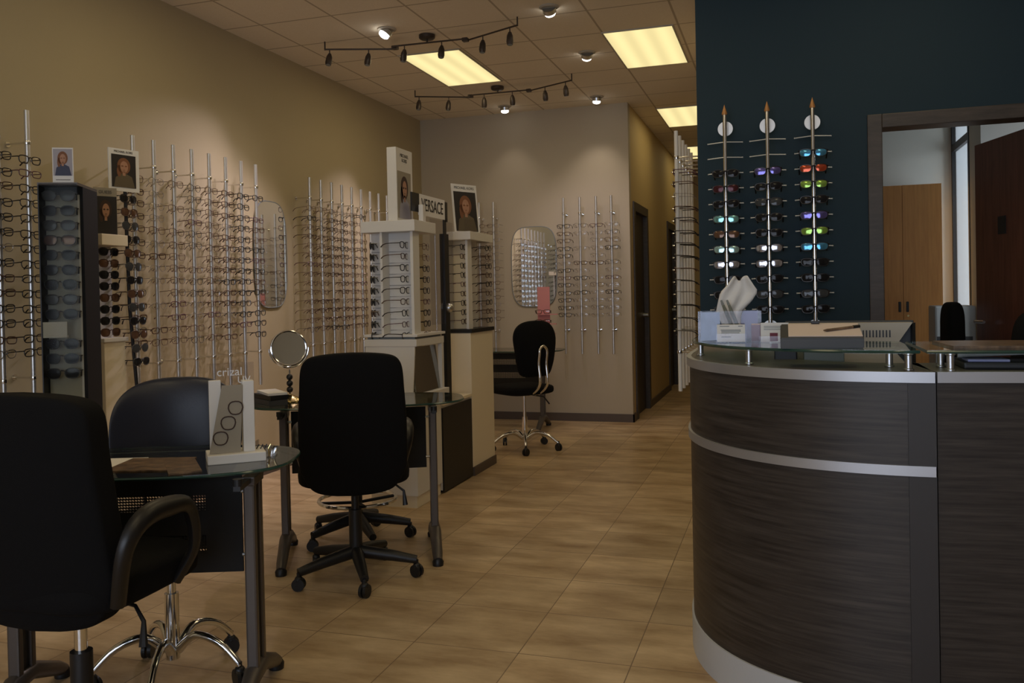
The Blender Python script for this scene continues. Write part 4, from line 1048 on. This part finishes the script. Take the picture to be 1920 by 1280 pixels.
# ------------------------------------------------------------------ chairs
def star(t, m, r, leg_mat, rot, caster_z=.055, arch=0.0, hub_z=.12, rr=(.028, .018)):
    for k in range(5):
        a = rot+2*PI*k/5; c, s = math.cos(a), math.sin(a)
        if arch: pts = [(c*.02, s*.02, hub_z), (c*r*.35, s*r*.35, hub_z+arch), (c*r*.7, s*r*.7, hub_z+arch*.6), (c*r*.95, s*r*.95, hub_z-.02), (c*r, s*r, .062)]; rad = [rr[0], rr[0]*.8, rr[0]*.7, rr[1], rr[1]*.9]
        else: pts = [(c*.02, s*.02, hub_z), (c*r*.6, s*r*.6, hub_z-.02), (c*r, s*r, .075)]; rad = [rr[0], rr[0]*.85, rr[1]]
        lg = MB().tube(*(spline(pts, rad, 4) if arch else (pts, rad)), 10).obj('leg', leg_mat, t, 'a')
        b = MB(); px, py = c*r, s*r
        d = Vector((-s, c, 0))*.006+Vector((c, s, 0))*0
        ax = Vector((math.cos(a+.9), math.sin(a+.9), 0))
        for q in (-1, 1):
            o_ = Vector((px, py, .027))+ax*q*.010
            b.cyl(o_-ax*.006, o_+ax*.006, .027, seg=16)
        b.cyl((px, py, .04), (px, py, .075), .008, seg=8).superq(.017, .017, .017, .8, .8, 12, 8, None, (px, py, .045))
        b.obj('caster', M['black'], lg, 'a')
def high_back(label, loc, rz, back, arms, rot, chrome_col=False, seat_z=.47):
    """local +y is the way the chair faces"""
    t = thing('office_chair', label, 'chair', loc, rz)
    hw, z0, z1, yb = back
    hz = (z1-z0)/2; zc = (z0+z1)/2
    def shape(p):
        x, y, z = p; k = z/hz
        x *= 1+.05*math.exp(-((k+.35)**2)*3)-.025*max(0, k-.2)-.16*max(0, -k-.72)*3.2
        y += -.02*(x/hw)**2*-1.6+.03*k*k-.035*k
        z += -.022*(x/hw)**2*(1 if k > 0 else -1.2)
        return (x, y, z)
    MB().superq(hw, .045, hz, .2, .26, 64, 44, shape, (0, yb, zc)).obj('backrest', M['fabric'], t, 'all')
    MB().superq(.235, .225, .05, .45, .45, 40, 16, None, (0, .03, seat_z)).obj('seat', M['fabric'], t, 'all')
    MB().tube([(0, yb+.06, z0+.12), (0, yb+.06, seat_z-.04), (0, -.05, seat_z-.07), (0, .05, seat_z-.06)], [.03, .03, .028, .03], 10, flat=1.6).obj('back_bracket', M['black'], t, 'a')
    MB().cyl((0, 0, .10), (0, 0, .30), .028).obj('column_sleeve', M['black'], t, 'a')
    MB().cyl((0, 0, .29), (0, 0, seat_z-.06), .016).obj('gas_column', M['chrome'] if chrome_col else M['black'], t, 'a')
    MB().tube([(.05, .02, seat_z-.06), (.17, .0, seat_z-.07), (.21, -.02, seat_z-.10), (.215, -.03, seat_z-.16)], [.005, .005, .006, .012], 8).obj('tilt_lever', M['black'], t, 'a')
    if arms:
        for sg in (-1, 1):
            ctl = [Vector(q) for q in ((sg*(arms-.05), .09, seat_z-.03), (sg*(arms-.005), .11, seat_z+.06), (sg*arms, .085, seat_z+.17), (sg*arms, .0, seat_z+.192), (sg*arms, -.10, seat_z+.182), (sg*(arms-.01), -.15, seat_z+.12), (sg*(arms-.05), -.13, seat_z-.02))]
            b = MB().tube(*spline(ctl, [.016, .016, .018, .022, .022, .018, .016]), 10, flat=1.2)
            b.obj('armrest', M['arm'], t, 'a')
    star(t, M['black'], .262, M['black'], rot, hub_z=.115)
    return t
high_back('black high backed office chair facing the white tower desk, seen from behind', (-1.79, 3.33, 0), math.radians(28), (.211, .40, .992, -.235), .232, math.radians(-11))
high_back('large black office chair at the lower left corner, seen from behind', (-1.78, 1.797, 0), math.radians(3), (.222, .41, 1.0, -.19), .275, math.radians(30), True, .50)
# shell chair
sh = thing('shell_chair', 'black leather chair with wide curved back and chrome star base', 'chair', (-1.89, 2.28, 0), math.radians(33))
def bend(p):
    x, y, z = p; a = x/.30
    return (.30*math.sin(a)*(1-.10*max(0, -z/.17)), y+.30*(math.cos(a)-1)*-1*-1+.05*(z/.17)*.6, z-.020*abs(x/.22)**2.2)
MB().superq(.245, .028, .185, .62, .5, 56, 30, lambda p: bend(p), (0, .355, .755)).obj('backrest', M['leather'], sh, 'all')
MB().superq(.215, .20, .045, .5, .5, 40, 16, None, (0, .09, .47)).obj('seat', M['leather'], sh, 'all')
MB().tube([(0, .37, .66), (0, .37, .50), (0, .28, .42), (0, .0, .415)], [.02, .022, .022, .02], 10, flat=1.8).obj('back_bracket', M['black'], sh, 'a')
MB().cyl((0, 0, .07), (0, 0, .28), .022).cyl((0, 0, .28), (0, 0, .43), .014).obj('column', M['chrome'], sh, 'a')
star(sh, M['black'], .235, M['chrome'], math.radians(-28), arch=.05, hub_z=.10, rr=(.017, .011))
# drafting stool behind the desk
ds = thing('drafting_stool', 'black drafting stool with chrome foot ring behind the middle office chair', 'stool', (-2.06, 3.86, 0), .3)
MB().superq(.20, .20, .04, .5, .6, 36, 14, None, (0, 0, .58)).obj('seat', M['fabric'], ds, 'all')
MB().cyl((0, 0, .10), (0, 0, .55), .024).obj('column', M['black'], ds, 'a')
fr_ = MB().tube([(.19*math.cos(2*PI*k/40), .19*math.sin(2*PI*k/40), .205) for k in range(40)], .010, 8, True)
fr_.obj('foot_ring', M['chrome'], ds, 'a')
for k in range(4):
    a = k*PI/2+.4; MB().tube([(.02*math.cos(a), .02*math.sin(a), .19), (.185*math.cos(a), .185*math.sin(a), .203)], .008, 8).obj('ring_spoke', M['black'], ds, 'a')
star(ds, M['black'], .26, M['black'], math.radians(8), hub_z=.115)
# far task chair
fc = thing('task_chair', 'black task chair with chrome back loop at the far desk', 'chair', (-1.96, 6.44, 0), math.radians(52))
def fb(p):
    x, y, z = p; k = z/.215
    return (x*(1+.18*max(-.6, k)-.12*max(0, k-.5)), y+.10*(x/.2)**2*.5+.03*k*k, z-.03*(x/.2)**2)
MB().superq(.185, .028, .215, .55, .5, 44, 26, fb, (0, -.20, .80)).obj('backrest', M['fabric'], fc, 'all')
MB().superq(.215, .21, .04, .5, .5, 36, 14, None, (0, .03, .475)).obj('seat', M['fabric'], fc, 'all')
for sg in (-1, 1):
    pass
MB().tube(*spline([(-.035, -.10, .44), (-.035, -.19, .47), (-.035, -.262, .54), (-.035, -.25, .68), (-.035, -.262, .76), (-.03, -.262, .80), (0, -.262, .822), (.03, -.262, .80), (.035, -.262, .76), (.035, -.25, .68), (.035, -.262, .54), (.035, -.19, .47), (.035, -.10, .44)], [.011]*13, 4), 10).obj('back_loop', M['chrome'], fc, 'a')
MB().cyl((0, 0, .08), (0, 0, .26), .022).cyl((0, 0, .26), (0, 0, .44), .013).obj('column', M['chrome'], fc, 'a')
MB().tube([(.05, .02, .43), (.19, .0, .40), (.23, -.02, .34)], .006, 8).obj('tilt_lever', M['black'], fc, 'a')
star(fc, M['black'], .27, M['chrome'], math.radians(20), arch=.045, hub_z=.09, rr=(.017, .011))

# ------------------------------------------------------------------ things on the desks
sd = thing('lens_display', 'white lens display stand with photo card on the nearest desk', 'display stand', (-1.625, 2.265, DZ), math.radians(40))
MB().box(-.085, .085, -.06, .06, 0, .028, .003).obj('stand_base', M['white'], sd)
MB().box(.022, .056, -.03, .03, .028, .245, .002).obj('stand_fin', M['white'], sd)
fn = MB().box(-.075, -.04, -.02, .0, .03, .25, .002).obj('back_fin', M['white'], sd)
cdp = MB().prism_y([(-.078, .03), (.012, .03), (.022, .235), (-.038, .235)], -.034, -.031).obj('photo_card', M['print_tan'], sd)
lp = MB()
for (x, z) in ((-.045, .075), (-.022, .12), (0.0, .165)):
    lp.tube([(x+px, -.0355, z+pz) for px, _, pz in rim_pts(0, .021, .02, 16, .8)], .0018, 6, True)
lp.obj('printed_lens_outline', M['hair'], cdp, 'a')
MB().box(-.07, .06, .004, .007, .10, .30).obj('clear_header', M['acrylic'], sd)
letters('lettering', 'crizal', .036, M['frost'], sd, (-.012, .0025, .272))
letters('lettering', 'UV', .03, M['frost'], sd, (.03, .0025, .246))
sheets = [('paper_sheet', 'plain white sheet lying at the left on the nearest desk', (-2.0, 2.13, DZ), .35, .105, .075, .002, 'paper'),
          ('magazine', 'brown printed brochure lying flat on the nearest desk', (-1.835, 2.14, DZ), .30, .10, .10, .004, 'brownprint'),
          ('magazine', 'dark folded brochure between the brown brochure and the lens display', (-1.715, 2.13, DZ), .75, .045, .11, .005, 'brownprint')]
for i, (nm, lb, lc, rz, a, b, th, mt) in enumerate(sheets):
    if i == 1: lb = 'brown printed brochure lying flat beside the white sheet on the nearest desk'
    o = MB().box(-a, a, -b, b, 0.0003, th).obj(nm, M[mt], None, None, lc); o.rotation_euler = (0, 0, rz); tag(o, lb, 'paper' if i == 0 else 'magazine')
cs = thing('clip_stand', 'little clear stand with dark clips at the right end of the nearest desk', 'display stand', (-1.565, 2.335, DZ), math.radians(20))
MB().box(-.03, .03, -.03, .03, 0, .004).box(-.03, -.027, -.03, .03, .004, .05).obj('acrylic_base', M['acrylic'], cs)
for k in range(4): MB().tube([(-.02+k*.012, -.02, .005), (-.022+k*.012, -.02, .03), (-.015+k*.012, -.018, .042)], .0018, 6).obj('clip', M['brass'] if k == 3 else M['black'], cs, 'a')
# table mirror
tm_ = thing('table_mirror', 'round tabletop vanity mirror with black beaded stem on brass base', 'mirror', (-2.29, 3.632, DZ), math.radians(42))
MB().lathe([(0, 0), (.068, 0), (.07, .006), (.05, .018), (.025, .028), (.008, .036), (0, .036)], 32).obj('mirror_base', M['brass'], tm_, 'a')
for k, z in enumerate((.058, .088, .118)): MB().superq(.0155, .0155, .0155, 1, 1, 18, 12, None, (0, 0, z)).obj('stem_bead', M['black'], tm_, 'all')
MB().cyl((0, 0, .034), (0, 0, .155), .004).obj('stem_rod', M['chrome'], tm_, 'a')
yoke = [(.094*math.cos(a), 0, .258+.094*math.sin(a)) for a in [PI+PI*k/20 for k in range(21)]]
MB().tube(yoke, .004, 8).obj('yoke', M['chrome'], tm_, 'a')
mdisc = MB().tube([(.083*math.cos(2*PI*k/40), 0, .083*math.sin(2*PI*k/40)) for k in range(40)], .006, 8, True).obj('mirror_rim', M['chrome'], tm_, 'a', (0, 0, .258)); mdisc.rotation_euler = (-.12, 0, 0)
mgl = MB().prism_y(ell(0, 0, .08, .08, 40), -.003, .003).obj('mirror_glass', M['mirror'], tm_, None, (0, 0, .258)); mgl.rotation_euler = (-.12, 0, 0)
bxs = [('flat_box', 'grey flat box at the bottom of the small stack beside the table mirror', (-2.335, 3.535, DZ), .0, .025, 'grey'), ('black_case', 'black case in the small stack beside the table mirror', (-2.335, 3.535, DZ+.0255), .06, .022, 'black'), ('leaflet_pile', 'pile of white leaflets topping the small stack beside the table mirror', (-2.33, 3.54, DZ+.048), -.1, .012, 'paper')]
for nm, lb, lc, rz, th, mt in bxs:
    t = thing(nm, lb, 'box' if mt != 'paper' else 'leaflets', lc, R2+.5+rz)
    MB().box(-.045, .045, -.10, .10, 0, th, .0015).obj('lower_half', M[mt], t)
    MB().box(-.044, .044, -.099, .099, th*.62, th*.66).obj('seam', M['sgrey'], t)
# pink display on the far desk
pk = thing('pink_display', 'pink card display with shelves of dark frames on the far desk', 'display stand', (-2.02, 7.28, DZ), math.radians(6))
MB().box(-.055, .055, 0, .008, 0, .56).obj('pink_back', M['pink'], pk)
MB().box(-.07, .09, -.06, .07, 0, .012).obj('display_base', M['white'], pk)
for k in range(4):
    MB().box(-.085+.01*k, .09+.012*k, -.035, -.002, .06+.085*k, .068+.085*k).obj('shelf', M['pink'], pk)
for k in range(4):
    if 'pk' not in SUN_P: SUN_P['pk'] = make_glasses(0, 'eyeglasses', 'eyeglasses', 'eyeglasses', FRAME[1], M['lens'], .0275, .017, .0028, .6, 1.0, tip=.05)
    put_glasses(SUN_P['pk'], (-2.02, 7.245, DZ+.087+.085*k), (0, 0, PI+.1), 'dark eyeglasses on the pink display, %s' % ['lowest', 'second from the bottom', 'second from the top', 'topmost'][k], 'eyeglasses on the pink display')
